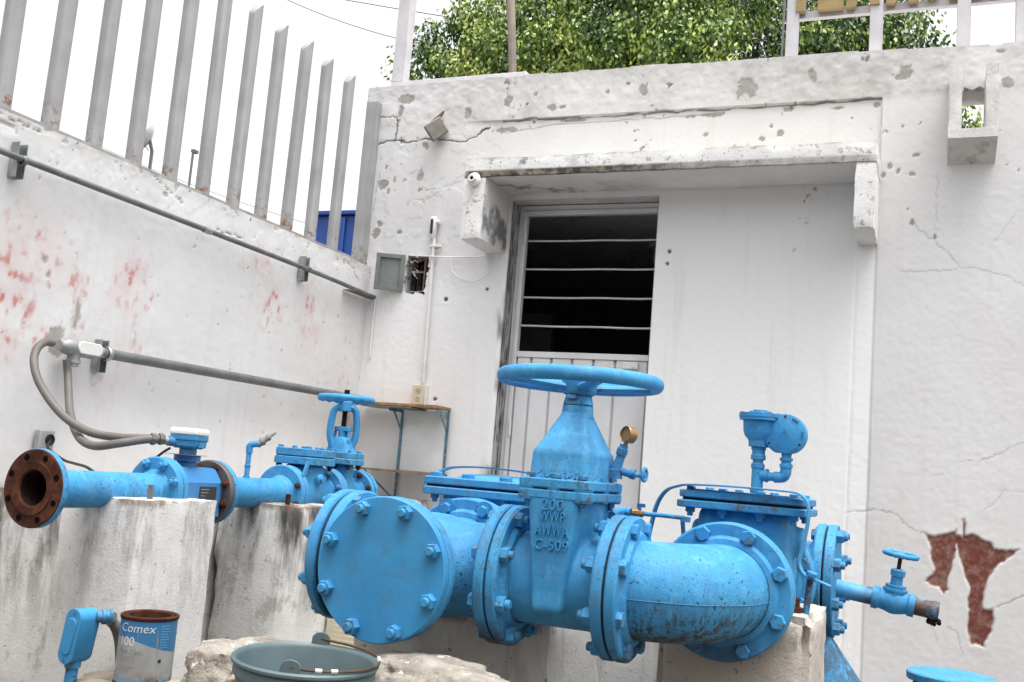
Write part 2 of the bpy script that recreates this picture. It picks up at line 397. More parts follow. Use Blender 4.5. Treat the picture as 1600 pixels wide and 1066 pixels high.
def wallmat():
    t = NT('old_white_wall_paint')
    c = t.mix(t.step(t.noise(1.6, 4), .3, .7), (.665, .66, .66), (.615, .61, .605)); c = t.mix(t.attr('shade_lift'), c, (.83, .83, .83))
    c = t.mix(t.ma('MULTIPLY', t.step(t.noise(1, 4, .6, t.scaled((14, 14, .9))), .5, .8), .26), c, (.47, .45, .42))
    c = t.mix(t.attr('cement'), c, t.mix(t.step(t.noise(14, 6, .7), .35, .65), (.50, .48, .46), (.36, .345, .325)))
    c = t.mix(t.attr('pink'), c, (.45, .10, .075))
    c = t.mix(t.attr('grey'), c, t.mix(t.step(t.noise(30, 3), .3, .7), (.29, .28, .262), (.37, .345, .315)))
    c = t.mix(t.attr('red'), c, t.mix(t.step(t.noise(26, 5, .7), .42, .68), (.15, .045, .032), (.25, .145, .12)))
    c = t.mix(t.attr('dark'), c, (.045, .042, .038))
    h = t.ma('ADD', t.ma('MULTIPLY', t.noise(24, 4, .7), .35), t.ma('MULTIPLY', t.noise(1, 2, .6, t.scaled((42, 42, 110))), .4)); t.bump(h, .13, .005)
    return t.out(c, .82, 0, .25)
M['wall'] = wallmat()
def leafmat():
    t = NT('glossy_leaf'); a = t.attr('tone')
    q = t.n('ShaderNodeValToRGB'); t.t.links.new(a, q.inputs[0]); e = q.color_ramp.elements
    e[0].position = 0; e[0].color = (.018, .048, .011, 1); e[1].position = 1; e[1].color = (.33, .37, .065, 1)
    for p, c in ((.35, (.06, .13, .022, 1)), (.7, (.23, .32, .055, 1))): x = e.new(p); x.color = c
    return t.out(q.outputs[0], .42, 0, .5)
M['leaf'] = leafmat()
def canlabel():
    # printed tin: blue top with a sweeping lower edge, grey-white lower part
    t = NT('printed_tin_label'); oc = t.n('ShaderNodeTexCoord').outputs['Object']
    x = t.xyz(0, oc); z = t.xyz(2, oc)
    edge = t.ma('SUBTRACT', .132, t.ma('MULTIPLY', t.ma('ADD', x, .05), .32))
    q = t.n('ShaderNodeMath', operation='SUBTRACT'); t.set(q.inputs[0], z); t.set(q.inputs[1], edge)
    f = t.step(q.outputs[0], -.0012, .0012)
    lowc = t.mix(t.step(t.noise(9, 4), .35, .7), (.36, .37, .37), (.26, .26, .25))
    c = t.mix(f, lowc, (.035, .17, .35))
    f2 = t.step(z, .030, .018); c = t.mix(t.ma('MULTIPLY', f2, .6), c, (.08, .25, .42))
    rz = t.step(t.noise(20, 6, .7), .50, .60); lowz = t.step(z, .05, .005)
    c = t.mix(t.ma('MULTIPLY', rz, lowz), c, (.14, .06, .03))
    dr = t.ma('MULTIPLY', t.step(t.noise(1, 3, .6, t.scaled((55, 55, 5))), .62, .68), .7); c = t.mix(dr, c, (.25, .22, .19))
    return t.out(c, .42, .1)
M['label'] = canlabel()
M['print_white'] = simple('white_print', (.52, .54, .56), .5, 0, .05); M['print_grey'] = simple('grey_print', (.25, .27, .28), .5, 0, .05); M['print_black'] = simple('black_print', (.03, .03, .03), .5, 0, .05)
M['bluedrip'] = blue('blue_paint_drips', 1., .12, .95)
M['hole'] = simple('bolt_hole_black', (.008, .006, .005), 1., 0, .1, 9, 60, .1, 0.)
M['greyflange'] = simple('dull_grey_flange', (.13, .12, .115), .6, .2, .35, 10); M['blueyellow'] = blue('blue_paint_yellowed', 0, .9)
M['bluedarkm'] = simple('meter_blue_enamel', (.04, .19, .42), .38, 0, .12, 6); M['conduit2'] = simple('pale_grey_plate', (.36, .37, .38), .6, 0, .15)
M['copperdull'] = simple('dull_copper_strip', (.16, .10, .09), .6, .2, .4, 20); M['creamdark'] = simple('aged_cream_plastic', (.48, .43, .32), .5, 0, .15)
M['lampface'] = simple('dusty_lamp_glass', (.36, .33, .30), .5, 0, .3, 14); M['woodgrey'] = simple('grey_old_wood', (.20, .15, .11), .8, 0, .5, 20, 90, .3)
M['bluebracket'] = simple('dark_blue_bracket', (.10, .24, .34), .5, 0, .5, 14, 60, .2, .5, .7, (.45, .50, .52)); M['sandy'] = simple('sandy_rubble', (.36, .31, .25), .95, 0, .4, 12, 50, .9, .2, .4, (.2, .16, .12))
M['print_pale'] = simple('pale_outline_print', (.58, .60, .62), .5, 0, .05); M['print_sky'] = simple('pale_blue_print', (.16, .36, .60), .5, 0, .05)
M['crumble'] = concrete('crumbling_mortar', (.52, .47, .42), .35, .4, .8); M['bluebonnet'] = blue('blue_paint_bonnet', .55, .12, 0., .42, .25, .2, 0., 1.)
M['bluefl'] = blue('blue_paint_flange', .7, .3, 0., .42, .4, 0., .8); M['bluewheel'] = blue('blue_paint_wheel', .3, .2, 0., .42, .3)
M['panelgrey'] = simple('pale_blue_grey_panel', (.76, .785, .80), .6, 0, .10)
def jambmat():
    t = NT('mouldy_jamb'); c = t.mix(t.step(t.noise(1, 4, .7, t.scaled((30, 30, 5))), .40, .62), (.44, .43, .42), (.06, .06, .06)); t.bump(t.noise(40, 4, .7), .6, .006); return t.out(c, .9, 0, .2)
M['jamb'] = jambmat()
# ------------------------------------------------------------------ rough masonry blocks
from mathutils import noise as mn
def rboxes(name, boxes, mat, loc, step=.03, amp=.004, chip=.012, seed=0, fine=0.0):
    V = []; F = []
    for (x0, x1, y0, y1, z0, z1) in boxes:
        key = {}; lo = Vector((x0, y0, z0)); hi = Vector((x1, y1, z1)); n = [max(1, int(round((hi[i] - lo[i]) / step))) for i in range(3)]
        def vid(i, j, k):
            q = (i, j, k)
            if q not in key:
                p = Vector((lo.x + (hi.x - lo.x) * i / n[0], lo.y + (hi.y - lo.y) * j / n[1], lo.z + (hi.z - lo.z) * k / n[2]))
                c = (lo + hi) / 2; d = sorted([(min(p[a] - lo[a], hi[a] - p[a]), a) for a in range(3)])
                e = d[1][0]; s = p * 9 + Vector((seed, seed * 1.7, 0))
                if e < step * 1.2 and chip:
                    f = max(0, mn.noise(s * 1.3) + .45) * chip * (1 - e / (step * 1.3))
                    for dd, a in d[:2]:
                        if min(p[a] - lo[a], hi[a] - p[a]) < step * 1.2: p[a] += f * (1 if c[a] > p[a] else -1)
                p = p + mn.noise_vector(s) * amp + mn.noise_vector(s * 4) * (amp * .4 + fine)
                key[q] = len(V); V.append(p)
            return key[q]
        for a in range(3):
            b, c = [q for q in range(3) if q != a]
            for sd in (0, n[a]):
                for i in range(n[b]):
                    for j in range(n[c]):
                        q = []
                        for (di, dj) in ((0, 0), (1, 0), (1, 1), (0, 1)):
                            t = [0, 0, 0]; t[a] = sd; t[b] = i + di; t[c] = j + dj; q.append(vid(*t))
                        F.append(q if (sd > 0) == (a != 1) else q[::-1])
    mb = MB(); mb.v = [tuple(p) for p in V]; mb.f = [tuple(f) for f in F]; mb.m = [0] * len(F)
    return mb
GZ = 0.15
# ------------------------------------------------------------------ ground
gx = MB(); gx.add([(-60, -40, GZ), (60, -40, GZ), (60, 140, GZ), (-60, 140, GZ)], [(0, 1, 2, 3)])
gx.solo('ground', M['ground'], (0, 0, 0), kind='structure')
YB, XL = 5.21, -3.13
# ------------------------------------------------------------------ wall sheets with real relief
def dist_poly(A, B, pts, wmax):
    D = np.full(A.shape, 9.0)
    for p, q in zip(pts, pts[1:]):
        lo0, hi0 = min(p[0], q[0]) - wmax, max(p[0], q[0]) + wmax; lo1, hi1 = min(p[1], q[1]) - wmax, max(p[1], q[1]) + wmax
        i0, i1 = np.searchsorted(A[:, 0], [lo0, hi0]); j0, j1 = np.searchsorted(B[0], [lo1, hi1])
        if i1 <= i0 or j1 <= j0: continue
        a = A[i0:i1, j0:j1]; b = B[i0:i1, j0:j1]; dx, dy = q[0] - p[0], q[1] - p[1]; L = dx * dx + dy * dy + 1e-12
        t = np.clip(((a - p[0]) * dx + (b - p[1]) * dy) / L, 0, 1)
        d = np.hypot(a - p[0] - t * dx, b - p[1] - t * dy); D[i0:i1, j0:j1] = np.minimum(D[i0:i1, j0:j1], d)
    return D
def in_poly(A, B, pts):
    ins = np.zeros(A.shape, bool); n = len(pts)
    for i in range(n):
        (x1, y1), (x2, y2) = pts[i], pts[(i + 1) % n]
        if abs(y2 - y1) < 1e-9: continue
        c = ((y1 > B) != (y2 > B)) & (A < (x2 - x1) * (B - y1) / (y2 - y1) + x1); ins ^= c
    return ins
def jag(pts, amp, seed, n=6):
    r_ = random.Random(seed); out = []
    for p, q in zip(pts, pts[1:]):
        for k in range(n): t = k / n; out.append((p[0] + (q[0] - p[0]) * t + r_.uniform(-amp, amp), p[1] + (q[1] - p[1]) * t + r_.uniform(-amp, amp)))
    return out + [pts[-1]]
def sheet(A, B, keep, toP, back, attrs, name, mats, off):
    na, nb = A.shape; V = toP(A, B).reshape(-1, 3); idx = np.arange(na * nb).reshape(na, nb)
    k = keep; q = np.stack([idx[:-1, :-1], idx[1:, :-1], idx[1:, 1:], idx[:-1, 1:]], -1)[k]
    F = [q]; kp = np.pad(k, 1); Vb = back(V.copy()); N = len(V)
    for (da, db, e0, e1) in ((-1, 0, (0, 0), (0, 1)), (1, 0, (1, 1), (1, 0)), (0, -1, (1, 0), (0, 0)), (0, 1, (0, 1), (1, 1))):
        nbk = kp[1 + da:1 + da + k.shape[0], 1 + db:1 + db + k.shape[1]]; c = np.argwhere(k & ~nbk)
        if not len(c): continue
        a = idx[c[:, 0] + e0[0], c[:, 1] + e0[1]]; b = idx[c[:, 0] + e1[0], c[:, 1] + e1[1]]
        F.append(np.stack([a, b, b + N, a + N], 1))
    V2 = np.concatenate([V, Vb]); at2 = {m_: np.concatenate([d.ravel(), d.ravel() * 0]) for m_, d in attrs.items()}
    F = np.concatenate(F); used = np.unique(F); mp = -np.ones(len(V2), int); mp[used] = np.arange(len(used))
    return npmesh(name, V2[used], mp[F], mats, {m_: d[used] for m_, d in at2.items()}, 50, off)
def wpt(px, py): p = at(px, py, Y=YB); return (p.x, p.z)
# ---- back wall
st = .006; xs = np.arange(-3.27, 1.10, st); zs = np.arange(0.0, 3.277, st); A, B = np.meshgrid(xs, zs, indexing='ij')
panel = sstep(-2.62, -2.33, A) * (A < -.282) * (B < 3.010 + .004 * (fbm(A, B, 9, 3) - .5))
band = np.maximum(sstep(2.96, 3.03, B + .05 * (fbm(A, B, 6, 5) - .5)), 0)
Hh = (fbm(A, B, 1.3, 1) - .5) * .007 + (fbm(A, B, 9, 2) - .5) * .0014 + (fbm(A, B, 45, 4, 2) - .5) * .0012
Hh += band * (fbm(A, B, 24, 6) - .5) * .006 + (.005 + .009 * sstep(2.2, 2.6, B)) * (1 - panel)
Hh -= .003 * np.exp(-((A + .372) / .006) ** 2) * (B < 2.2)
flake = sstep(.5, .52, fbm(A, B, 8, 8)) * sstep(1.5, 2.2, B) * sstep(-2.2, -2.45, A)
Hh += flake * .0014
cement = band * np.clip(fbm(A, B, 3.2, 9) * 1.5 - .25 + .3 * (fbm(A, B, 30, 10) - .5), 0, .85)
cement = np.maximum(cement, sstep(3.19, 3.27, B) * .5)
grey = np.zeros_like(A); dark = np.zeros_like(A); red = np.zeros_like(A); pink = np.zeros_like(A)
wob = (fbm(A, B, 28, 12) - .5)
for (px, py, rx, ry) in [(637, 158, 15, 10), (629, 172, 6, 10), (733, 177, 6, 11), (795, 159, 6, 6), (793, 164, 5, 3), (862, 170, 8, 5), (879, 169, 5, 3), (951, 145, 3, 4), (1007, 144, 7, 9), (1047, 133, 3, 3), (838, 149, 3, 3),
        (790, 204, 19, 4), (659, 276, 7, 9), (602, 289, 12, 7), (595, 351, 5, 5), (589, 364, 6, 8), (625, 364, 4, 3), (666, 228, 8, 7), (1168, 138, 14, 15), (1160, 130, 8, 5), (1270, 118, 6, 10), (1413, 114, 10, 10), (1405, 122, 6, 5), (1572, 131, 7, 7), (1566, 82, 6, 3),
        (1219, 208, 4, 5), (1191, 217, 4, 4), (1103, 211, 4, 3), (1205, 197, 2, 3), (900, 188, 20, 3), (1100, 180, 26, 3), (1235, 171, 8, 3), (1310, 169, 10, 2), (1372, 163, 5, 5), (682, 388, 3, 3), (640, 436, 4, 3), (1391, 262, 3, 5), (1403, 270, 3, 5), (1424, 274, 4, 3), (1380, 276, 3, 4), (1430, 244, 5, 2), (1425, 349, 4, 5), (1460, 371, 3, 3), (1418, 328, 3, 2), (724, 370, 3, 7), (740, 285, 3, 3), (618, 282, 3, 8), (609, 300, 3, 6)]:
    x, z = wpt(px, py); q = np.sqrt(((A - x) / (rx * .0037)) ** 2 + ((B - z) / (ry * .0037)) ** 2) + wob * 1.7
    grey = np.maximum(grey, sstep(1.04, .96, q))
fl = fbm(A + .01 * fbm(A, B, 30, 77), B * .8, 46, 21, 5) * .6 + fbm(A, B, 13, 22, 3) * .4 + .12 - .0; dens = np.clip(sstep(2.2, 2.95, B) * .8 + sstep(2.3, 2.1, np.abs(B - 2.3)) * .0, 0, 1)
dens = np.maximum(dens, .55 * sstep(-2.3, -2.6, A) * sstep(1.9, 2.4, B)); dens = np.maximum(dens, .6 * np.exp(-((A + .19) / .10) ** 2 - ((B - 2.55) / .35) ** 2))
clump = fbm(A, B, 4, 23)
zone = .10 + .9 * np.maximum(sstep(2.0, 2.7, B), .55 * sstep(-2.2, -2.5, A) * sstep(1.2, 2.0, B))
grey = np.maximum(grey, zone * sstep(.90, .92, fl + dens * .145 * sstep(.45, .65, clump)) * .75)
dark = np.maximum(dark, zone * sstep(.91, .945, fl + dens * .13 * sstep(.45, .62, clump)) * .6)
Hh -= grey * .0028
cr = [([(578, 234), (597, 225), (617, 221), (640, 224), (667, 219), (700, 221), (727, 223), (745, 214), (757, 203), (766, 200)], .0055, 1.), ([(619, 221), (622, 205), (624, 190), (622, 184), (600, 185), (582, 187)], .0045, .9),
      ([(1424, 345), (1437, 362), (1460, 375), (1478, 395), (1500, 418)], .003, .6), ([(1405, 424), (1440, 425), (1480, 422), (1530, 420), (1570, 432), (1602, 450)], .0028, .55), ([(1465, 270), (1464, 300), (1462, 340), (1460, 370)], .0025, .4),
      ([(1320, 802), (1353, 797), (1378, 797), (1400, 805), (1420, 822), (1432, 830), (1447, 834)], .0032, .75), ([(1500, 722), (1530, 720), (1555, 712), (1580, 700), (1602, 690)], .0028, .6), ([(1460, 742), (1485, 740)], .002, .4), ([(1535, 800), (1560, 780), (1570, 765)], .0024, .4),
      ([(1547, 952), (1570, 943), (1602, 930)], .0034, .8), ([(1560, 766), (1602, 770)], .002, .4), ([(595, 272), (590, 300), (585, 330)], .0026, .5), ([(1483, 980), (1497, 990), (1503, 1020)], .0028, .6), ([(1443, 930), (1450, 960), (1465, 1005)], .002, .4),
      ([(1553, 380), (1575, 350), (1590, 330)], .002, .35), ([(786, 189), (860, 186), (960, 181), (1060, 175), (1150, 170), (1250, 163), (1377, 155)], .006, .75), ([(790, 209), (850, 197), (960, 189), (1070, 182)], .004, .45), ([(1378, 155), (1376, 240), (1371, 330)], .003, .45),
      ([(800, 262), (780, 258), (720, 278), (700, 300)], .002, .3), ([(665, 300), (700, 292), (720, 285)], .002, .35), ([(640, 315), (670, 312), (690, 300)], .002, .35), ([(1320, 872), (1328, 654)], .002, .25), ([(1353, 876), (1360, 666)], .002, .3), ([(1312, 885), (1318, 960), (1313, 985)], .002, .25)]
for k, (pts, wd, dk) in enumerate(cr):
    P_ = jag([wpt(*p) for p in pts], .006 if len(pts) > 3 else .003, k); d = dist_poly(A, B, P_, .03)
    we = np.maximum(.0034, (wd + .001) * (.35 + 1.25 * vnoise(A * 17, B * 17, 33))); m_ = sstep(we, we * .3, d + .0012 * (vnoise(A * 60, B * 60, 31) - .5)); dk *= .55 if pts[0][0] > 1300 else 1.; dark = np.maximum(dark, m_ * dk); Hh -= m_ * .003 * dk
for (px, py, r_) in [(1046, 393, 3.4), (1043, 412, 3), (740, 326, 3), (697, 468, 4), (761, 452, 3), (680, 624, 3.4)]:
    x, z = wpt(px, py); m_ = sstep(r_ * .0038, r_ * .0026, np.hypot(A - x, B - z)); dark = np.maximum(dark, m_ * .9); Hh -= m_ * .008
# broken paint showing the old red coat
rp = [(655, 152), (720, 172), (760, 155), (850, 142), (860, 120), (862, 165), (905, 175), (905, 70), (912, 45), (928, 80), (925, 160), (980, 158), (1040, 185), (1090, 210), (1130, 255), (1180, 265), (1230, 268), (1295, 262), (1240, 310), (1165, 360), (1120, 400), (1090, 450), (1060, 530), (1050, 600), (1045, 675), (1115, 678), (1120, 740), (1105, 830), (1070, 880), (1050, 938), (1000, 920), (965, 915), (945, 850), (940, 760), (948, 680), (945, 600), (958, 530), (930, 450), (895, 350), (880, 290), (862, 225), (855, 290), (830, 380), (805, 460), (800, 545), (770, 565), (740, 525), (700, 510), (645, 480), (700, 430), (712, 395), (690, 320), (678, 280), (690, 250)]
rp = jag([wpt(1300 + x / 4.44, 800 + y / 4.44) for x, y in rp + rp[:1]], .004, 99, 3)
red = in_poly(A, B, rp) * 1.0; dr = dist_poly(A, B, rp, .09); red = sstep(-.0045, .0045, np.where(red > .5, dr, -dr))
Hh -= red * (.0055 + .004 * (fbm(A, B, 30, 45) - .5)); Hh += (1 - red) * np.exp(-(dr / .035) ** 2) * .0016 * (.4 + fbm(A, B, 7, 41))
lip = (1 - red) * sstep(.008, .003, dr) * sstep(.45, .6, fbm(A, B, 14, 43)); pink = np.maximum(pink, lip * .35)
# black damp stains beside the hood and down the door jamb
stn = sstep(.50, .70, fbm(A * 1.0, B * .35, 7, 51)) * np.exp(-((A + 2.262) / .035) ** 2) * sstep(2.3, 2.0, B) * .8
dark = np.maximum(dark, stn)
shade_lift = .62 * sstep(-2.15, -2.28, A) * sstep(2.35, 1.9, B) + sstep(-2.30, -2.2, A) * (A < -.285) * sstep(2.60, 2.54, B) * (.82 + .18 * fbm(A, B, 2, 55))  # paint whitened under the hood and left of the door to offset shade
keep = np.ones((len(xs) - 1, len(zs) - 1), bool); ca = (A[:-1, :-1] + A[1:, 1:]) / 2; cb = (B[:-1, :-1] + B[1:, 1:]) / 2
DOOR = (-2.252, -1.392, 0.0, 2.537); SLOT = (.089, .194, 2.775, 3.026); NICHE = (-2.895, -2.75, 1.985, 2.212)
for (a, b, c, d), jg in ((DOOR, 0), (SLOT, .012), (NICHE, .02)):
    jn = (fbm(ca, cb, 30, 61) - .5) * jg * 2
    keep &= ~((ca + jn > a) & (ca + jn < b) & (cb + jn > c) & (cb + jn < d))
keep &= ~(cb > 3.268 - .016 * fbm(ca, cb * 0, 9, 71, 5) + .012 * sstep(-.5, -1.5, ca) - .02 * sstep(-.4, .4, ca))
TH = .22
def toP(a, b): return np.stack([a, YB - Hh, b], -1)
def bk(v): v[:, 1] = np.where(v[:, 2] > 3.2, YB + TH + .01, YB + .03); return v
me = sheet(A, B, keep, toP, bk, dict(grey=grey, dark=dark, red=red, pink=pink, cement=cement, shade_lift=shade_lift), 'back_wall', [M['wall']], (-1.2, YB, 0))
bw = bpy.data.objects.new('back_wall', me); COL.objects.link(bw); bw.location = (-1.2, YB, 0); LOC[bw.name] = Vector((-1.2, YB, 0))
fin(bw, 'tall white rear wall with cracks, flaking paint and a rough cement top', 'wall')
core = MB(); y0, y1 = YB + .026, YB + TH; zt = 3.235
for q in [(-3.265, NICHE[0], 0, 2.537), (NICHE[1], DOOR[0], 0, 2.537), (NICHE[0], NICHE[1], 0, NICHE[2]), (NICHE[0], NICHE[1], NICHE[3], 2.537), (DOOR[1], SLOT[0], 0, 2.537), (-3.265, SLOT[0], 2.537, zt), (SLOT[0], SLOT[1], 0, SLOT[2]), (SLOT[0], SLOT[1], SLOT[3], zt), (SLOT[1], 3.2, 0, zt)]:
    core.bb(q[0], q[1], y0, y1, q[2], q[3])
core.bb(1.095, 3.2, YB - .01, y0 - .001, 0, zt + .02)
co = core.part('masonry', M['canopy'], bw)
# hood over the door: slab with two side cheeks, all one casting
hood = rboxes('hood', [(-2.392, -.272, 4.85, YB + .004, 2.566, 2.668), (-2.392, -2.262, 4.853, YB + .004, 2.222, 2.572), (-.368, -.275, 4.853, YB + .004, 2.25, 2.572)], None, None, .022, .0012, .006, 3, .0008)
def hoodmat():
    t = NT('hood_paint')
    c = t.mix(t.step(t.noise(4, 4), .3, .7), (.75, .745, .735), (.68, .67, .655)); fr = t.step(t.xyz(1), 4.905, 4.865, .10, 1.)
    c = t.mix(t.ma('MULTIPLY', t.ma('MULTIPLY', t.step(t.noise(24, 5, .72), .58, .64), fr), .7), c, (.27, .25, .215))
    c = t.mix(t.ma('MULTIPLY', t.ma('MULTIPLY', t.step(t.noise(52, 4, .7), .62, .66), fr), .8), c, (.09, .08, .065))
    # moss line along the top edge of the slab
    c = t.mix(t.ma('MULTIPLY', t.step(t.xyz(2), 2.652, 2.672), t.step(t.noise(12, 5), .38, .55)), c, (.40, .40, .28))
    # grey drip edge: bare cement with black mould
    e = t.ma('MULTIPLY', t.ma('MULTIPLY', t.step(t.xyz(2), 2.606, 2.592), t.step(t.xyz(2), 2.555, 2.560)), t.step(t.xyz(1), 4.875, 4.865)); c = t.mix(t.ma('MULTIPLY', e, t.ma('MULTIPLY', t.step(t.noise(9, 5), .15, .45), t.step(t.xyz(0), -.5, -1.7, .45, 1.))), c, t.mix(t.step(t.noise(14, 4), .4, .6), (.24, .21, .17), (.06, .052, .042)))
    # soot and mould patches round the left cheek
    x = t.xyz(0); near = t.step(x, -1.35, -2.15); mo = t.ma('MULTIPLY', t.step(t.noise(4.5, 5, .6), .48, .62), near)
    inn = t.step(x, -2.272, -2.262); c = t.mix(t.ma('MULTIPLY', t.ma('MULTIPLY', mo, inn), .8), c, (.09, .092, .095))
    t.bump(t.ma('ADD', t.noise(34, 6, .7), t.ma('MULTIPLY', t.noise(130, 3), .3)), .5, .006); return t.out(c, .88, 0, .2)
M['hood'] = hoodmat()
hood.part('door_hood', M['hood'], bw, sharp=50, label='projecting concrete hood over the door with mould-stained left cheek')
# rain chute of two cheeks and a sloping floor
ch = rboxes('chute', [(.028, .086, 5.02, YB + .004, 2.725, 3.082), (.187, .243, 5.02, YB + .004, 2.725, 3.074)], None, None, .02, .001, .008, 8)
fv = [(.0285, 5.019, 2.718), (.2425, 5.019, 2.718), (.2425, 5.019, 2.763), (.0285, 5.019, 2.763), (.031, YB + .003, 2.635), (.240, YB + .003, 2.635), (.240, YB + .003, 2.772), (.031, YB + .003, 2.772)]
ch.add(fv, [(0, 3, 2, 1), (4, 5, 6, 7), (0, 1, 5, 4), (3, 7, 6, 2), (0, 4, 7, 3), (1, 2, 6, 5)])
ch.part('rain_chute', M['canopy'], bw, sharp=50, label='white rain chute with two upright cheeks around a slot')
# ---- left wall
st = .008; ys = np.arange(1.2, YB + .008, st); zs = np.arange(0, 2.152, st); A, B = np.meshgrid(ys, zs, indexing='ij')
def lpt(px, py): p = at(px, py, X=XL); return (p.y, p.z)
Hl = (fbm(A, B, 1.1, 101) - .5) * .014 + (fbm(A, B, 10, 102) - .5) * .003 + (fbm(A, B, 45, 103, 2) - .5) * .0012
pk = np.zeros_like(A)
fine = fbm(A * 1.0, B * .62, 36, 110, 5); big = fbm(A, B * .7, 7, 111)
for (px, py, rx, ry, sgt) in [(10, 490, 45, 55, 1.3), (60, 380, 70, 60, .55), (110, 470, 80, 60, .8), (210, 450, 50, 55, .8), (235, 470, 25, 30, .8), (90, 540, 70, 40, .9), (205, 560, 40, 45, .6), (430, 480, 50, 45, .8), (480, 490, 22, 60, .7), (395, 405, 60, 22, .6), (536, 560, 12, 70, .7), (20, 420, 40, 50, .7), (150, 590, 40, 50, .4), (495, 510, 10, 30, .8)]:
    y, z = lpt(px, py); k = .0024 if px < 250 else .0029
    g = np.exp(-((A - y) / (rx * k * 1.2)) ** 2 - ((B - z) / (ry * k)) ** 2); pk = np.maximum(pk, g * sgt)
pm = sstep(.60, .75, fine * .85 + big * .15 + pk * .12) * np.clip(pk * 1.3, 0, 1)
pm2 = sstep(.71, .78, fine * .85 + big * .15 + pk * .12) * np.clip(pk * 1.4, 0, 1)
soft = sstep(.35, .75, big) * pk
pink = np.clip(soft * .30 * (.55 + .9 * fbm(A, B * .5, 16, 133)) + pm * .32 + pm2 * .36, 0, .85)
grey = np.zeros_like(A); dark = np.zeros_like(A); cement = np.zeros_like(A)
for (px, py, rx, ry) in [(83, 525, 18, 16), (120, 490, 6, 28), (90, 545, 14, 9), (70, 405, 3, 6), (15, 195, 20, 3), (258, 303, 6, 4), (280, 310, 5, 3), (135, 205, 14, 3), (75, 430, 3, 4)]:
    y, z = lpt(px, py); q = np.sqrt(((A - y) / (rx * .0026)) ** 2 + ((B - z) / (ry * .0024)) ** 2) + (fbm(A, B, 26, 120) - .5) * 1.8
    grey = np.maximum(grey, sstep(1.05, .95, q) * .9)
grey = np.maximum(grey, sstep(.83, .85, fbm(A, B, 40, 121, 3) + .12 * sstep(2.06, 2.14, B) + .06 * sstep(4.8, 5.15, A)) * .8)
cement = np.maximum(cement, sstep(2.08, 2.15, B) * np.clip(fbm(A, B, 6, 125) * 1.4 - .3, 0, .7))
cement = np.maximum(cement, sstep(.95, .3, B) * np.clip(fbm(A * 1, B * .3, 5, 126) * 1.3 - .35, 0, .6))
dark = np.maximum(dark, sstep(.90, .93, fbm(A, B, 42, 127, 3) + .08 * sstep(2.08, 2.14, B) + .03 * pk))
for k, pts in enumerate([[(0, 175), (30, 192), (60, 205)], [(180, 230), (230, 262), (262, 296), (285, 318)], [(110, 205), (150, 222)], [(340, 360), (380, 372)], [(540, 405), (552, 420), (560, 440)]]):
    d = dist_poly(A, B, jag([lpt(*p) for p in pts], .008, 200 + k), .03); m_ = sstep(.004, .0015, d); dark = np.maximum(dark, m_ * .6); Hl -= m_ * .004
Hl -= grey * .003; Hl += sstep(.5, .52, fbm(A, B, 12, 130)) * .0015 * sstep(1.9, 2.1, B)
keep = np.ones((len(ys) - 1, len(zs) - 1), bool); ca = (A[:-1, :-1] + A[1:, 1:]) / 2; cb = (B[:-1, :-1] + B[1:, 1:]) / 2
keep &= ~(cb > 2.146 - .02 * fbm(ca, ca * 0, 11, 140, 4) + .008)
def toP(a, b): return np.stack([XL + Hl, a, b], -1)
def bk(v): v[:, 0] = np.where(v[:, 2] > 2.1, XL - .13, XL - .02); return v
me = sheet(A, B, keep, toP, bk, dict(grey=grey, dark=dark, red=grey * 0, pink=pink, cement=cement, shade_lift=grey * 0), 'side_wall', [M['wall']], (XL, 3.5, 0))
me.flip_normals()
lw = bpy.data.objects.new('side_wall', me); COL.objects.link(lw); lw.location = (XL, 3.5, 0); LOC[lw.name] = Vector((XL, 3.5, 0))
fin(lw, 'low white side wall under the bar fence, blotched with red stains', 'wall')
c2 = MB(); c2.bb(XL - .14, XL - .016, -2.5, YB + .02, 0, 2.118); c2.bb(XL - .015, XL + .004, -2.5, 1.205, 0, 2.14); c2.part('masonry', M['canopy'], lw)
# ------------------------------------------------------------------ bar fence
fe = thing('bar_fence', 'grey steel bar fence standing on the side wall', 'fence', (-3.2, 3.7, 2.16))
def barmesh():
    mb = MB(); n = 20; bot = []; tp = []
    for k in range(n):
        a = 2 * math.pi * k / n; cx = math.copysign(abs(math.cos(a)) ** .6, math.cos(a)) * .027; cy = math.copysign(abs(math.sin(a)) ** .6, math.sin(a)) * .033
        bot.append((cx, cy, 0)); tp.append((cx, cy, 1.075 - .062 * ((.034 - cy) / .067) ** 1.5))
    mid = [(p[0], p[1], 1.0) for p in bot]
    mb.rings([[Vector(p) for p in bot], [Vector(p) for p in mid], [Vector(p) for p in tp]]); return mb.mesh('bar', sharp=50, mats=[M['bar']])
bmesh_ = barmesh()
for k in range(-4, 11):
    o = bpy.data.objects.new('bar', bmesh_); COL.objects.link(o); o.parent = fe
    o.location = Vector((-3.2, 2.602 + .2267 * k, 2.158 + random.uniform(-.008, .008))) - LOC[fe.name]; o.rotation_euler = (random.uniform(-.006, .006), random.uniform(-.006, .006), random.uniform(-.1, .1))
mb = MB(); mb.bb(-3.172, -3.167, -2.4, 5.17, 2.126, 2.172); mb.bb(-3.235, -3.1725, -2.4, 5.17, 2.164, 2.1695); mb.part('base_angle', M['strip'], fe, .001)
mb = MB(); mb.bb(-3.24, -3.16, 5.145, 5.152, 2.16, 3.16); mb.bb(-3.166, -3.16, 5.152, 5.20, 2.16, 3.16); mb.part('end_post', M['bar'], fe, .001)
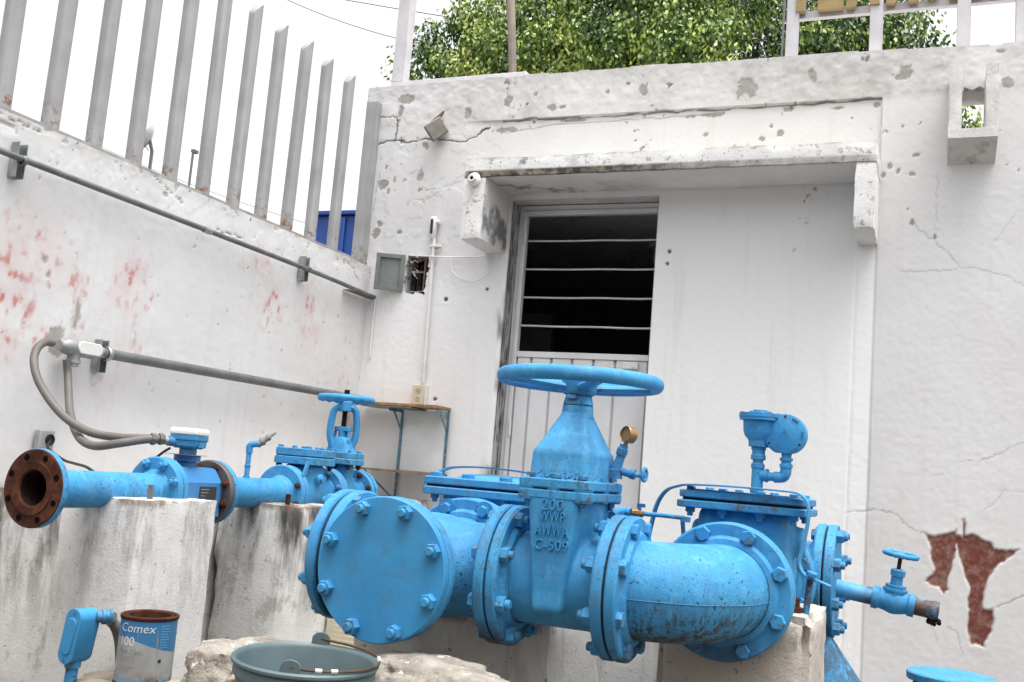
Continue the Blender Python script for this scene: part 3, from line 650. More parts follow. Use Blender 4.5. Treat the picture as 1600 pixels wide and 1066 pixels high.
# ------------------------------------------------------------------ door
dr_ = thing('metal_door', 'silver grey metal door with barred open window in its upper half', 'door', (-1.82, 5.33, .3))
DY = 5.33; x0, x1, zb, zt = -2.246, -1.340, .35, 2.532
mb = MB(); mb.bb(x0, x0 + .024, DY, DY + .05, zb, zt); mb.bb(x1 - .045, x1, DY, DY + .05, zb, zt); mb.bb(x0 + .024, x1 - .045, DY, DY + .05, zt - .03, zt)
mb.part('door_frame', M['doorpaint'], dr_, .003)
fx0, fx1 = x0 + .027, x1 - .047; wz = 1.665
mb = MB(); mb.bb(fx0, fx0 + .024, DY - .012, DY + .03, zb + .01, zt - .033); mb.bb(fx1 - .038, fx1, DY - .012, DY + .03, zb + .01, zt - .033)
mb.bb(fx0 + .024, fx1 - .038, DY - .012, DY + .03, zt - .06, zt - .033); mb.bb(fx0 + .024, fx1 - .038, DY - .012, DY + .03, wz - .017, wz + .017); mb.part('leaf_frame', M['doorpaint'], dr_, .003)
rod = MB(); rod.tube([Vector((-.37 + .74 * i / 24, .0012 * math.sin(i * .7), .0012 * math.sin(i * .5 + 1))) for i in range(25)], .006, 8)
rodm = rod.mesh('window_bar', mats=[M['bars']])
for k, z in enumerate((2.324, 2.158, 1.994, 1.83)):
    o = bpy.data.objects.new('window_bar', rodm); COL.objects.link(o); o.parent = dr_; o.location = Vector(((fx0 + fx1) / 2, DY + .01, z)) - LOC[dr_.name]; o.scale = ((fx1 - fx0 - .06) / .74, 1, 1)
# pressed panel strips
xs_ = [fx0 + .024, -2.105, -1.985, -1.862, -1.738, -1.613, fx1 - .038]
for a, b in zip(xs_, xs_[1:]):
    mb = MB(); mb.rings([[Vector((a + .010, DY - .004, z)), Vector((b - .010, DY - .004, z)), Vector((b - .002, DY + .014, z)), Vector((a + .002, DY + .014, z))] for z in (zb + .02, wz - .018)]); mb.part('panel_strip', M['doorpaint'], dr_, .002)
mb = MB(); mb.bb(fx0, fx1, DY + .015, DY + .02, zb + .01, wz - .02); mb.part('backing_sheet', M['doorpaint'], dr_)
mb = MB(); mb.bb(-1.565, -1.475, DY - .035, DY - .013, 1.600, 1.638); mb.cyl((-1.50, DY - .04, 1.612), (-1.50, DY - .034, 1.612), .008); mb.part('latch', M['doorpaint'], dr_, .003)
for z in (2.30, 1.2): mb = MB(); mb.cyl((x0 + .048, DY - .012, z), (x0 + .048, DY - .012, z + .075), .009, n=12); mb.part('hinge', M['doorpaint'], dr_)
mb = MB(); mb.bb(DOOR[0] + .001, DOOR[0] + .004, YB + .012, DY + .06, .36, 2.53); mb.part('jamb', M['jamb'], dr_)
# step and dark room behind
rboxes('step', [(-2.30, -1.34, 5.0, 5.42, GZ - .02, .345)], None, None, .04, .004, .012, 2).solo('door_step', M['plinth'], (-1.82, 5.2, GZ), 'concrete step below the silver metal door', 'step', sharp=50)
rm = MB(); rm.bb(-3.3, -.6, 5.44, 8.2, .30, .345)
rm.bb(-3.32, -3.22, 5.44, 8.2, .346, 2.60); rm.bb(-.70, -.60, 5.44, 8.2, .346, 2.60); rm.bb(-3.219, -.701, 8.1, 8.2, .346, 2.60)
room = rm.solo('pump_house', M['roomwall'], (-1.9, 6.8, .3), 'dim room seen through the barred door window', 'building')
mb = MB(); mb.bb(-3.34, 1.2, YB + TH + .004, 8.25, 2.605, 2.73); mb.part('roof_slab', M['canopy'], room)
mb = MB(); mb.lathe((-1.75, 6.6, 2.604), (0, 0, -1), [(0, 0), (.06, 0), (.06, .02), (.025, .03), (.025, .06), (.035, .08), (.03, .12), (0, .135)], 20); mb.part('ceiling_lamp', M['white'], room)
mb = MB(); mb.bb(-3.05, -2.55, 6.8, 6.86, .346, 2.15); mb.part('inner_door', M['boxgrey'], room, .004)
# ------------------------------------------------------------------ sign frame on the wall
sg = thing('roof_sign', 'rooftop sign with gold letters on a pale steel frame', 'sign', (-.2, 5.32, 3.26)); SY = 5.32
def sx(px, py): p = at(px, py, Y=SY); return p.x, p.z
for px in (1237, 1368, 1505, 1597):
    x, z = sx(px, 75); mb = MB(); mb.bb(x - .032, x + .032, SY - .02, SY + .02, 3.23, 4.35); mb.part('post', M['signwhite'], sg, .003)
xa = sx(1237, 0)[0] + .034; xb = sx(1597, 0)[0]
for z in (3.553, 4.26): mb = MB(); mb.bb(xa, 1.1, SY + .022, SY + .06, z - .02, z + .02); mb.part('rail', M['signwhite'], sg, .002)
def letter(kind, x, wd, h=.42, t=.047):
    L = []
    if kind == 'I': L = [[(-t / 2, 0), (t / 2, 0), (t / 2, h), (-t / 2, h)]]
    if kind == 'E': L = [[(-wd / 2, 0), (wd / 2, 0), (wd / 2, t), (-wd / 2 + t, t), (-wd / 2 + t, h / 2 - t / 2), (wd / 2 - .03, h / 2 - t / 2), (wd / 2 - .03, h / 2 + t / 2), (-wd / 2 + t, h / 2 + t / 2), (-wd / 2 + t, h - t), (wd / 2, h - t), (wd / 2, h), (-wd / 2, h)]]
    if kind == 'A': L = [[(-wd / 2, 0), (-wd / 2 + t, 0), (-wd / 2 + t + .022, .11), (wd / 2 - t - .022, .11), (wd / 2 - t, 0), (wd / 2, 0), (t * .55, h), (-t * .55, h)]]
    if kind == 'X': L = [[(-wd / 2, 0), (-wd / 2 + t, 0), (0, h * .38), (wd / 2 - t, 0), (wd / 2, 0), (t * .5, h * .5), (wd / 2, h), (wd / 2 - t, h), (0, h * .62), (-wd / 2 + t, h), (-wd / 2, h), (-t * .5, h * .5)]]
    if kind == 'O':
        n = 20; out = [(wd / 2 * math.cos(2 * math.pi * k / n - math.pi / 2), h / 2 + h / 2 * math.sin(2 * math.pi * k / n - math.pi / 2)) for k in range(n + 1)]
        inn = [((wd / 2 - t) * math.cos(2 * math.pi * k / n - math.pi / 2), h / 2 + (h / 2 - t) * math.sin(2 * math.pi * k / n - math.pi / 2)) for k in range(n, -1, -1)]; L = [out + inn]
    mb = MB()
    for q in L: mb.prism(q, (x, SY - .03, 3.552), (1, 0, 0), (0, 0, 1), (0, 1, 0), .045)
    mb.part('letter', M['gold'], sg, 0)
for k, a, b in (('I', 310, 360), ('E', 432, 575), ('A', 590, 782), ('X', 815, 1000), ('O', 1008, 1150), ('A', 1172, 1368), ('E', 1393, 1543), ('I', 1572, 1620), ('E', 1650, 1790)):
    xa_, xb_ = sx(1160 + a / 3.636, 8)[0], sx(1160 + b / 3.636, 8)[0]; letter(k, (xa_ + xb_) / 2, xb_ - xa_)
mb = MB(); x = sx(1228, 50)[0]; mb.tube([(x - .012, SY - .03, 3.23), (x - .01, SY - .03, 3.6), (x - .006, SY - .03, 4.3)], .007, 8); mb.part('cable', M['conduit'], sg)
# frame at the left end of the wall top
mb = MB(); mb.bb(-3.165, -3.085, 5.28, 5.36, 3.335, 4.6); mb.bb(-3.165, -2.26, 5.28, 5.36, 3.262, 3.3345); mb.solo('steel_frame', M['signwhite'], (-3.12, 5.32, 3.26), 'pale square steel post and beam on the left end of the rear wall', 'frame', bev=.003)
mb = MB(); mb.tube([at(801, 125, Y=5.6), at(800, 60, Y=5.6), at(796, -80, Y=5.6)], .026, 10); mb.tube([(-2.475, 5.6, 2.72), at(801, 125, Y=5.6)], .026, 10); mb.solo('pole', simple('weathered_pole', (.27, .225, .19), .8, 0, .4, 6), (-2.475, 5.6, 2.73), 'thin weathered pole rising behind the rear wall before the tree', 'pole')
# ------------------------------------------------------------------ trees
def tree(name, label, base, clumps, per, seed, tone0, leafl=.054):
    r_ = np.random.RandomState(seed); t = thing(name, label, 'tree', base); base = Vector(base)
    VV = []; TT = []; mb = MB(); hub = sum((Vector(c[0]) for c in clumps), Vector()) / len(clumps); hub.z = base.z + (hub.z - base.z) * .55; hub.x = base.x; hub.y = base.y
    mb.tube(bez([base, base + Vector((.08, .05, (hub.z - base.z) * .5)), hub], 10), [.17 - .006 * i for i in range(11)], 10)
    for (c, rr, dn, tof) in clumps:
        c = Vector(c); m_ = (hub + c) / 2 + Vector((0, 0, -.15)); mb.tube(bez([hub, m_, c], 8), [.06 - .006 * i for i in range(9)], 6)
        ns = max(4, int(40 * rr * rr / .16 * dn)); sd_ = r_.normal(size=(ns, 3)); sd_ /= np.linalg.norm(sd_, axis=1)[:, None]
        sub_t = r_.normal(size=ns) * .13; sc_ = np.array(c) + sd_ * (rr * r_.uniform(.45, 1.0, ns) ** .6)[:, None] * [1, 1, .85]; n = int(per * rr * rr * dn); wh = r_.randint(0, ns, n)
        d = r_.normal(size=(n, 3)); off_ = d * [.075, .075, .06]; off_[:, 2] -= np.abs(r_.normal(size=n)) * .05
        p = sc_[wh] + off_; d /= np.linalg.norm(d, axis=1)[:, None]; rad = np.linalg.norm((p - np.array(c)) / [1, 1, .85], axis=1)
        ax = d * .45 + r_.normal(size=(n, 3)) * .45 + [0, 0, -.95]; ax /= np.linalg.norm(ax, axis=1)[:, None]
        sd = np.cross(ax, r_.normal(size=(n, 3)) * .5 + d); sd /= np.linalg.norm(sd, axis=1)[:, None] + 1e-9; nr = np.cross(sd, ax)
        L = leafl * r_.uniform(.6, 1.25, n)[:, None]; W_ = L * .27
        VV.append(np.stack([p, p + ax * L * .45 + sd * W_ - nr * L * .05, p + ax * L + nr * L * -.12, p + ax * L * .45 - sd * W_ - nr * L * .05], 1).reshape(-1, 3))
        pn = vnoise(p[:, 0] * 3.1 + 70, p[:, 2] * 3.1 + p[:, 1] + 70, seed + 9); tn = np.clip(tone0 + tof + .55 * (pn - .5) + .70 * (rad / rr - .78) + r_.normal(size=n) * .09 + .20 * d[:, 2] + sub_t[wh], 0, 1); TT.append(np.repeat(tn, 4))  # outer new growth yellower; crown-interior shade put in as darker leaf colour
    V = np.concatenate(VV); F = np.arange(len(V)).reshape(-1, 4); T_ = np.concatenate(TT)
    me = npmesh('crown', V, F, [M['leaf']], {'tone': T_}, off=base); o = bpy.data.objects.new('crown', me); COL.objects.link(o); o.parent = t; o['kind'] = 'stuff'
    mb.part('trunk', M['bark'], t); return t
def cl(px, py, Y, r_, dn=1., tof=0.): return (tuple(at(px, py, Y=Y)), r_, dn, tof)  # negative tof paints a clump dark to stand for a shaded gap
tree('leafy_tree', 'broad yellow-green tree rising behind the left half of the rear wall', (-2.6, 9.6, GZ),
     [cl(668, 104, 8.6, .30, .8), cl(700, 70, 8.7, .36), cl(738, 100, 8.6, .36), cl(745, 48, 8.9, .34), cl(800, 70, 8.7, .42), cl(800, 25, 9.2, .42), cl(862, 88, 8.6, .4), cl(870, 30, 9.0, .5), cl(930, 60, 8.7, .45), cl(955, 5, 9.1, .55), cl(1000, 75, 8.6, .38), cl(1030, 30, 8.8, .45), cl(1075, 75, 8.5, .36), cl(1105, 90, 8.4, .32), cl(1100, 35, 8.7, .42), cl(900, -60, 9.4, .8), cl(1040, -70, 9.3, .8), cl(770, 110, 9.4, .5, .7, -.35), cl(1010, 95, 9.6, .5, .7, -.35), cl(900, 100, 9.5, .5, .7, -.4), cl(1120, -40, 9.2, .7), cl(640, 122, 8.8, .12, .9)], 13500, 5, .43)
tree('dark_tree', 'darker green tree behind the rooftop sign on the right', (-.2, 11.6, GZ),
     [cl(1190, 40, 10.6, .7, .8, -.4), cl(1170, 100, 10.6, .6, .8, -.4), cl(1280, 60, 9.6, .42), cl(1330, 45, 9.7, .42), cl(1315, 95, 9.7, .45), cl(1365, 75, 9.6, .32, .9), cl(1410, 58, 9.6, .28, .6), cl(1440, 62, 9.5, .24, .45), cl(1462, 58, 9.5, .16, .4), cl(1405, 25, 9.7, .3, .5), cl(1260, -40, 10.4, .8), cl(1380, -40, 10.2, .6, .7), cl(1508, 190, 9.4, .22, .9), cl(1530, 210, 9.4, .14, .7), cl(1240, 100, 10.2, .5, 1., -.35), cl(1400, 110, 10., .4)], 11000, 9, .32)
# ------------------------------------------------------------------ things far beyond the fence
bb_ = MB(); p = at(493, 338, Y=11.5); q = at(549, 336, Y=11.5); bb_.bb(p.x, p.x + 3.2, 11.5, 15, GZ, p.z); bb_.bb(p.x + .3, p.x + .5, 11.46, 11.5, GZ, p.z - .03); bb_.bb(p.x + .9, p.x + 1.1, 11.46, 11.5, GZ, p.z - .03)
bb_.bb(p.x - .04, p.x + 3.24, 11.44, 15.04, p.z + .002, p.z + .06)
bb_.solo('blue_shed', M['bluewall'], (p.x + 1.5, 12, GZ), 'deep blue metal shed beyond the fence corner', 'building', bev=.01)
dz = at(228, 215, X=-8.2); rt = thing('satellite_dish', 'small white satellite dish on a mast beyond the fence', 'satellite dish', (dz.x, dz.y, GZ))
mb = MB(); mb.tube([(dz.x, dz.y + .12, GZ), (dz.x, dz.y + .12, dz.z - .12), (dz.x, dz.y + .06, dz.z)], .020, 10); mb.part('mast', M['galv'], rt)
mb = MB(); prof = [(0, 0), (.06, .006), (.11, .02), (.15, .042), (.153, .045), (.15, .048), (.09, .025), (0, .010)]; mb.lathe((dz.x + .02, dz.y + .05, dz.z), (-.75, -.45, .35), prof, 32); mb.part('reflector', M['white'], rt)
mb = MB(); e = Vector((dz.x, dz.y + .05, dz.z)); mb.tube([e + Vector((.02, 0, -.14)), e + Vector((-.10, -.06, .0))], .006, 6); mb.cyl(e + Vector((-.11, -.065, .0)), e + Vector((-.08, -.045, 0)), .018, n=12); mb.part('feed_arm', M['conduit'], rt)
pz = at(302, 236, X=-9); mb = MB(); mb.tube([(pz.x, pz.y, GZ), (pz.x, pz.y, pz.z)], .016, 8); mb.box((pz.x, pz.y + .03, pz.z), (.05, .09, .04)); mb.solo('lamp_post', M['conduit'], (pz.x, pz.y, GZ), 'thin pole with a small head far beyond the fence', 'lamp post')
for (a, b, Y, lab) in (((380, -30), (870, 52), 9.6, 'thin overhead cable crossing the sky into the left tree'), ((330, 300), (560, 372), 13., 'thin overhead cable low in the sky behind the fence bars'), ((590, 52), (760, 86), 10.2, 'faint lower cable ending in the left tree')):
    p0, p1 = at(*a, Y=Y), at(*b, Y=Y); d = (p1 - p0); mb = MB(); mb.tube([p0 + d * (t / 24 * 3 - 1) + Vector((0, 0, -.25 * (1 - (t / 12 - 1) ** 2) + .25 * (1 - .11))) for t in range(25)], .0045, 6); mb.solo('overhead_cable', M['black'], p0, lab, 'cable')
yw = MB(); yw.bb(-12, 10, -3.9, -3.4, 0, 4.0); yw.solo('sky_blocking_wall', simple('blocker_grey', (.34, .32, .29), .9), (-1, -3.6, 0), kind='structure')  # unseen wall added behind the camera to block low frontal sky light
# ------------------------------------------------------------------ pipe hardware
def ribbon(mb, pts, wdir, wd, th):
    pts = [Vector(p) for p in pts]; wdir = Vector(wdir).normalized(); rg = []
    for i, p in enumerate(pts):
        t = (pts[min(i + 1, len(pts) - 1)] - pts[max(i - 1, 0)]).normalized(); n = t.cross(wdir).normalized()
        rg.append([p + wdir * (a * wd / 2) + n * (b * th / 2) for a, b in ((-1, -1), (1, -1), (1, 1), (-1, 1))])
    return mb.rings(rg)
def hexpoly(r_, n=6): return [(r_ * math.cos(2 * math.pi * k / n), r_ * math.sin(2 * math.pi * k / n)) for k in range(n)]
def boltmesh(name, r_, h, stud=0., washer=0., mat=None):
    mb = MB(); z = 0
    if washer: mb.lathe((0, 0, 0), (0, 0, 1), [(0, 0), (washer, 0), (washer, .003), (0, .003)], 20); z = .003
    mb.rings([[Vector((x, y, q)) for x, y in hexpoly(rr)] for rr, q in ((r_, z), (r_, z + h * .82), (r_ * .86, z + h))])
    if stud: mb.lathe((0, 0, z + h - .001), (0, 0, 1), [(0, 0), (r_ * .56, 0), (r_ * .56, stud * .8), (r_ * .46, stud), (0, stud)], 14)
    return mb.mesh(name, sharp=30, mats=[mat or M['bluebolt']])
M['bluebolt'] = blue('blue_bolt_paint', .3, .25, 0., .4, .3); M['bluedark'] = simple('darker_blue_enamel', (.035, .16, .34), .4, 0, .2)
BN = boltmesh('nut_on_stud', .0195, .019, .013); BH = boltmesh('hex_bolt', .0195, .014); BW = boltmesh('hex_bolt_washer', .0165, .016, 0, .028)
BS = boltmesh('small_hex_bolt', .0125, .010); BSN = boltmesh('small_nut', .0125, .011, .010); BRU = boltmesh('rusty_bolt', .0135, .012, .010, 0, M['rust'])
BT = boltmesh('tiny_bolt', .007, .006)
def bolts(me, parent, c, axis, rad, n=8, a0=22.5, skip=()):
    u_, v_, w_ = frame(axis)
    for k in range(n):
        if k in skip: continue
        a = R(a0 + 360 / n * k); inst(me, 'bolt', parent, Vector(c) + (u_ * math.cos(a) + v_ * math.sin(a)) * rad, axis, random.uniform(0, 1.05), random.uniform(.94, 1.06))
def flange(parent, c, axis, Rr, t, rin, mat='bluefl', hub=None, nm='flange'):
    """ring whose joint face is at c and whose thickness runs along axis"""
    mb = MB(); hub = hub or rin * 1.12
    mb.lathe(c, axis, [(rin * .6, .001), (Rr - .004, 0), (Rr, .004), (Rr, t - .005), (Rr - .005, t), (hub + .008, t), (hub, t + .010), (hub * .9, t + .012)], 72); return mb.part(nm, M[mat], parent)
def gasket(parent, c, axis, rr, t=.004):
    mb = MB(); mb.lathe(Vector(c) - Vector(axis) * t / 2, axis, [(0, 0), (rr, 0), (rr, t), (0, t)], 64); return mb.part('gasket', M['gasket'], parent)
FR, FT, BC = .1715, .028, .149
CX, CY, CZ = -1.197, 2.425, .747; J0, J1, J2 = CX - .229, CX + .229, CX + .521; EX = -.475; JF, JB = CY - .229, CY + .229
# ---- cross fitting
cr_ = thing('pipe_cross', 'thick blue four-way pipe cross behind the round front blind flange', 'pipe fitting', (CX, CY, .62))
def sdf(X, Y, Z):
    a = sd_cyl(X, Y, Z, (CX, CY, CZ), 0, .118, .212); b = sd_cyl(X, Y, Z, (CX, CY, CZ), 1, .118, .212); return smin(a, b, .06)
cast('cross_body', M['bluespeck'], cr_, sdf, (CX - .23, CY - .23, CZ - .14), (CX + .23, CY + .23, CZ + .14), .006)
for c, ax in (((J0, CY, CZ), (1, 0, 0)), ((J1 - .002, CY, CZ), (-1, 0, 0)), ((CX, JF, CZ), (0, 1, 0)), ((CX, JB - .002, CZ), (0, -1, 0))): flange(cr_, c, ax, FR, FT, .118)
bolts(BW, cr_, (CX, JB - .002 - FT, CZ), (0, -1, 0), BC)
bolts(BH, cr_, (J1 - .002 - FT, CY, CZ), (-1, 0, 0), BC); bolts(BH, cr_, (CX, JF + FT, CZ), (0, 1, 0), BC); bolts(BH, cr_, (J0 + FT, CY, CZ), (1, 0, 0), BC)
def blind(label, c, axis, bm_, mat, gap=.004):
    t = thing('blind_flange', label, 'flange', Vector(c) - Vector((0, 0, FR)))
    mb = MB(); mb.lathe(Vector(c) + Vector(axis) * (gap - .004), axis, [(0, .004), (FR - .006, .004), (FR - .006, .006), (FR - .003, .007), (FR - .0005, .010), (FR - .0005, .028), (FR - .003, .031), (0, .031)], 80); mb.part('plate', M[mat], t)
    gasket(t, Vector(c) + Vector(axis) * (gap / 2), axis, FR - .014, gap); bolts(bm_, t, Vector(c) + Vector(axis) * (.027 + gap), axis, BC); return t
blind('round flat blue blind flange facing the camera with eight large nuts', (CX, JF, CZ), (0, -1, 0), BN, 'bluesmooth')
blind('blue blind flange seen edge-on at the far left end of the cross', (J0, CY, CZ), (-1, 0, 0), BN, 'bluespeck', .012)
# ---- large gate valve
VX = (J1 + J2) / 2
gv = thing('gate_valve', 'large blue gate valve with wide handwheel and raised lettering', 'valve', (VX, CY, .60))
def sdf(X, Y, Z):
    a = sd_cyl(X, Y, Z, (VX, CY, CZ), 0, .112, .13)
    tp = np.clip((Z - .67) / .26, 0, 1); s = .036 + .026 * tp; hy = .132 + .008 * tp
    b = sd_box((X - VX) * .062 / s, (Y - CY) * .138 / hy, Z, (0, 0, .822), (.062, .138, .142), .016) * .8
    n_ = sd_cyl(X, Y, Z, (VX, CY, .86), 2, .082, .09)
    return smin(smin(a, b, .012), n_, .02)
cast('valve_body', M['blue'], gv, sdf, (VX - .145, CY - .16, CZ - .14), (VX + .145, CY + .16, .965), .005)
flange(gv, (J1 + .003, CY, CZ), (1, 0, 0), FR, FT - .002, .114); flange(gv, (J2 - .003, CY, CZ), (-1, 0, 0), FR, FT, .114)
gasket(gv, (J1 + .0005, CY, CZ), (1, 0, 0), FR - .014); gasket(gv, (J2, CY, CZ), (1, 0, 0), FR - .008, .005)
bolts(BN, gv, (J1 + .001 + FT, CY, CZ), (1, 0, 0), BC); bolts(BN, gv, (J2 - .003 - FT, CY, CZ), (-1, 0, 0), BC)
def plate(parent, nm, cx, cy, z0, z1, hx, hy, r_, mat, bosses=(), bz=.5):
    mb = MB(); mb.rings([rrect(cx, cy, z, hx - i, hy - i, r_) for z, i in ((z0, .003), (z0 + .003, 0), (z1 - .003, 0), (z1, .003))])
    for (bx, by) in bosses: mb.lathe((bx, by, z0 - .004), (0, 0, 1), [(0, 0), (.024, 0), (.026, .004), (.026, z1 - z0 + .002), (.024, z1 - z0 + .0045), (0, z1 - z0 + .0045)], 20)
    return mb.part(nm, M[mat], parent)
bx_ = [(VX + sx_ * .066, CY + sy_ * .117) for sx_ in (-1, 1) for sy_ in (-1, 1)] + [(VX, CY - .117), (VX + .068, CY), (VX - .068, CY), (VX, CY + .117)]
plate(gv, 'lower_bonnet_plate', VX, CY, .944, .9655, .092, .142, .02, 'bluepale', bx_); plate(gv, 'upper_bonnet_plate', VX, CY, .9695, .992, .092, .142, .02, 'bluepale', bx_)
mb = MB(); mb.rings([rrect(VX, CY, z, .086, .136, .02) for z in (.9645, .9705)]); mb.part('bonnet_gasket', M['gasket'], gv)
for (bx2, by2) in bx_:
    inst(BS, 'bolt', gv, (bx2, by2, .995), (0, 0, 1), .3); inst(BSN, 'bolt', gv, (bx2, by2, .941), (0, 0, -1), .3)
mb = MB(); mb.rings([rrect(VX, CY, z, hx, hy, rr, 6) for z, hx, hy, rr in ((.990, .077, .120, .016), (.996, .0745, .117, .016), (1.050, .0725, .114, .016), (1.060, .071, .111, .016), (1.066, .067, .105, .016), (1.110, .050, .072, .016), (1.152, .0345, .040, .016), (1.160, .033, .036, .016))]); mb.part('bonnet', M['bluebonnet'] if 'bluebonnet' in M else M['bluespeck'], gv, sharp=50)
mb = MB(); mb.lathe((VX, CY, 1.142), (0, 0, 1), [(.040, 0), (.041, .006), (.039, .033), (.0385, .034)], 8, a0=R(22.5)); mb.lathe((VX, CY, 1.178), (0, 0, 1), [(.038, 0), (.039, .002), (.031, .030), (0, .030)], 8, a0=R(22.5)); mb.part('stem_housing', M['bluepale'], gv, .003)
mb = MB(); mb.lathe((VX, CY, 1.1755), (0, 0, 1), [(0, 0), (.0365, 0), (.0365, .003), (0, .003)], 8, a0=R(22.5)); mb.part('housing_seam', M['gasket'], gv)
mb = MB(); mb.box((VX - .006, CY - .037, 1.196), (.026, .008, .011)); mb.part('lock_plate', M['bluepale'], gv, .002)
def handwheel(parent, c, Rr, ra, rb, ns, hubr, hubh, mat, wob=0., a0=20, axis=(0, 0, 1), n=80):
    u_, v_, w_ = frame(axis); c = Vector(c)
    mb = MB(); mb.torus(c, axis, Rr - ra, ra, rb, n, 16, 0, wob); hw = mb.part('handwheel', M[mat], parent)
    mb = MB(); mb.lathe(c - w_ * hubh * .65, axis, [(0, 0), (hubr * .85, 0), (hubr, hubh * .2), (hubr, hubh * .8), (hubr * .6, hubh), (0, hubh)], 16)
    mb.part('hub', M[mat], hw)
    for k in range(ns):
        a = R(a0 + 360 / ns * k); d = u_ * math.cos(a) + v_ * math.sin(a); s_ = w_.cross(d)
        mb = MB(); rg = []
        for t in (0, .25, .5, .75, 1):
            q = c + d * (hubr * .6 + (Rr - ra - hubr * .6) * t) - w_ * (rb * .25 + hubh * .25 * (1 - t)); ww = Rr * (.10 - .035 * t); hh = rb * .55
            rg.append([q + s_ * (math.cos(b) * ww) + w_ * (math.sin(b) * hh) for b in [2 * math.pi * j / 10 for j in range(10)]])
        mb.rings(rg); mb.part('spoke', M[mat], hw)
    return hw
handwheel(gv, (VX, CY, 1.240), .210, .0160, .0185, 4, .045, .055, 'bluewheel', a0=35)
mb = MB(); mb.lathe((VX, CY, 1.25), (0, 0, 1), [(0, 0), (.014, 0), (.014, .022), (.010, .026), (0, .026)], 6); mb.part('stem_nut', M['bluerust'], gv)
mb = MB()
for s_, px, py, wd, hgt in (('200', 864, 789, .053, .026), ('WWP', 863, 807.5, .062, .024), ('AWWA', 862, 829, .083, .026), ('C-509', 861, 852, .083, .024)):
    vs, fs = textgeo(s_, .04, .0055, 'CENTER', 1.15); x0_, x1_ = min(q.x for q in vs), max(q.x for q in vs); y0_, y1_ = min(q.y for q in vs), max(q.y for q in vs)
    c = at(px, py, Y=CY - .1405); kx = wd / (x1_ - x0_); ky = hgt / (y1_ - y0_); tz = min(max((c.z - .67) / .26, 0), 1); yb = CY - (.132 + .008 * tz) * 1.0 + .0005
    mb.add([Vector((c.x + (q.x - (x0_ + x1_) / 2) * kx, yb - q.z, c.z + (q.y - (y0_ + y1_) / 2) * ky)) for q in vs], fs)
mb.part('raised_lettering', M['blue'], gv, .0009, label='raised letters 200 WWP AWWA C-509 cast on the valve body')
# ---- elbow
el = thing('pipe_elbow', 'fat blue pipe elbow right of the gate valve, specked with flaked paint', 'pipe fitting', (EX - .1, 2.5, .62))
flange(el, (J2 + .003, CY, CZ), (1, 0, 0), FR, FT, .116); bolts(BH, el, (J2 + .003 + FT, CY, CZ), (1, 0, 0), BC)
mb = MB(); xs0, yb0 = J2 + .02, JB - .01; pts = [Vector((xs0 + (EX - xs0) * .12 * i / 3, CY, CZ)) for i in range(3)]
xa0 = xs0 + (EX - xs0) * .12; pts += [Vector((xa0 + (EX - xa0) * math.sin(a), yb0 - (yb0 - CY) * math.cos(a), CZ)) for a in [R(90 * k / 20) for k in range(21)]]
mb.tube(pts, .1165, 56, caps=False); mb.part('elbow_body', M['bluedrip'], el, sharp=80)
mb = MB()
mb.tube([Vector((p.x + .1168 * (-_n[0]), p.y + .1168 * (-_n[1]), CZ - .012)) for p, _n in [(q, (lambda t: (-t.y, t.x))((pts[min(i + 1, len(pts) - 1)] - pts[max(i - 1, 0)]).normalized())) for i, q in enumerate(pts)]], .0009, 6); mb.part('casting_seam', M['bluespeck'], el)
flange(el, (EX, JB, CZ), (0, -1, 0), FR, FT, .116, 'blue'); bolts(BH, el, (EX, JB - FT, CZ), (0, -1, 0), BC)
# ---- check valves
def checkvalve(label, cx, y0, covx, hx, covy, hy, z0, z1, rnd, mat, topb, under):
    t = thing('check_valve', label, 'valve', (cx, y0 + .25, .60)); y1 = y0 + .492
    def sdf(X, Y, Z):
        a = sd_cyl(X, Y, Z, (cx, (y0 + y1) / 2, CZ), 1, .116, .23); b = sd_box(X, Y, Z, (covx, covy, .855), (hx - .045, hy - .035, .105), .04)
        c = sd_cyl(X, Y, Z, (covx, covy + .02, .872), 0, .040, hx - .012, .01); return smin(smin(a, b, .05), c, .018)
    cast('valve_body', M['blue'], t, sdf, (min(cx - .14, covx - hx - .02), y0 - .005, CZ - .14), (max(cx + .14, covx + hx + .02), y1 + .005, .975), .0065)
    for c, ax in (((cx, y0, CZ), (0, 1, 0)), ((cx, y1, CZ), (0, -1, 0))): flange(t, c, ax, FR, FT, .116, 'blue')
    bolts(BN, t, (cx, y0 + FT, CZ), (0, 1, 0), BC); zm = (z0 + z1) / 2; bolts(BH, t, (cx, y1 - FT, CZ), (0, -1, 0), BC)
    plate(t, 'lower_cover_flange', covx, covy, z0, zm - .0035, hx + .004, hy + .004, .03 if rnd else .016, mat); plate(t, 'cover_plate', covx, covy, zm + .0035, z1, hx, hy, .02, mat)
    mb = MB(); mb.rings([rrect(covx, covy, z, hx - .008, hy - .008, .02) for z in (zm - .004, zm + .004)]); mb.part('cover_gasket', M['gasket'], t)
    for sy_ in (-1, 1):
        for fx_ in (-.82, -.30, .30, .82):
            p = (covx + fx_ * hx, covy + sy_ * (hy - .026)); inst(topb, 'bolt', t, (*p, z1), (0, 0, 1), .2); inst(BSN, 'bolt', t, (*p, z0), (0, 0, -1), .2, 1.15)
    return t
cvr = checkvalve('blue check valve with thick flat cover behind the elbow flange', EX, JB + .004, EX + .003, .168, 2.945, .155, .944, .992, False, 'bluerust', BS, True)
plate(cvr, 'rusty_cover_skin', EX + .003, 2.945, .9925, .9955, .15, .14, .03, 'bluerust')
cvl = checkvalve('blue check valve with domed cover behind the cross', CX, JB + .004, -1.228, .205, 2.955, .155, .915, .969, True, 'blue', BH, True)
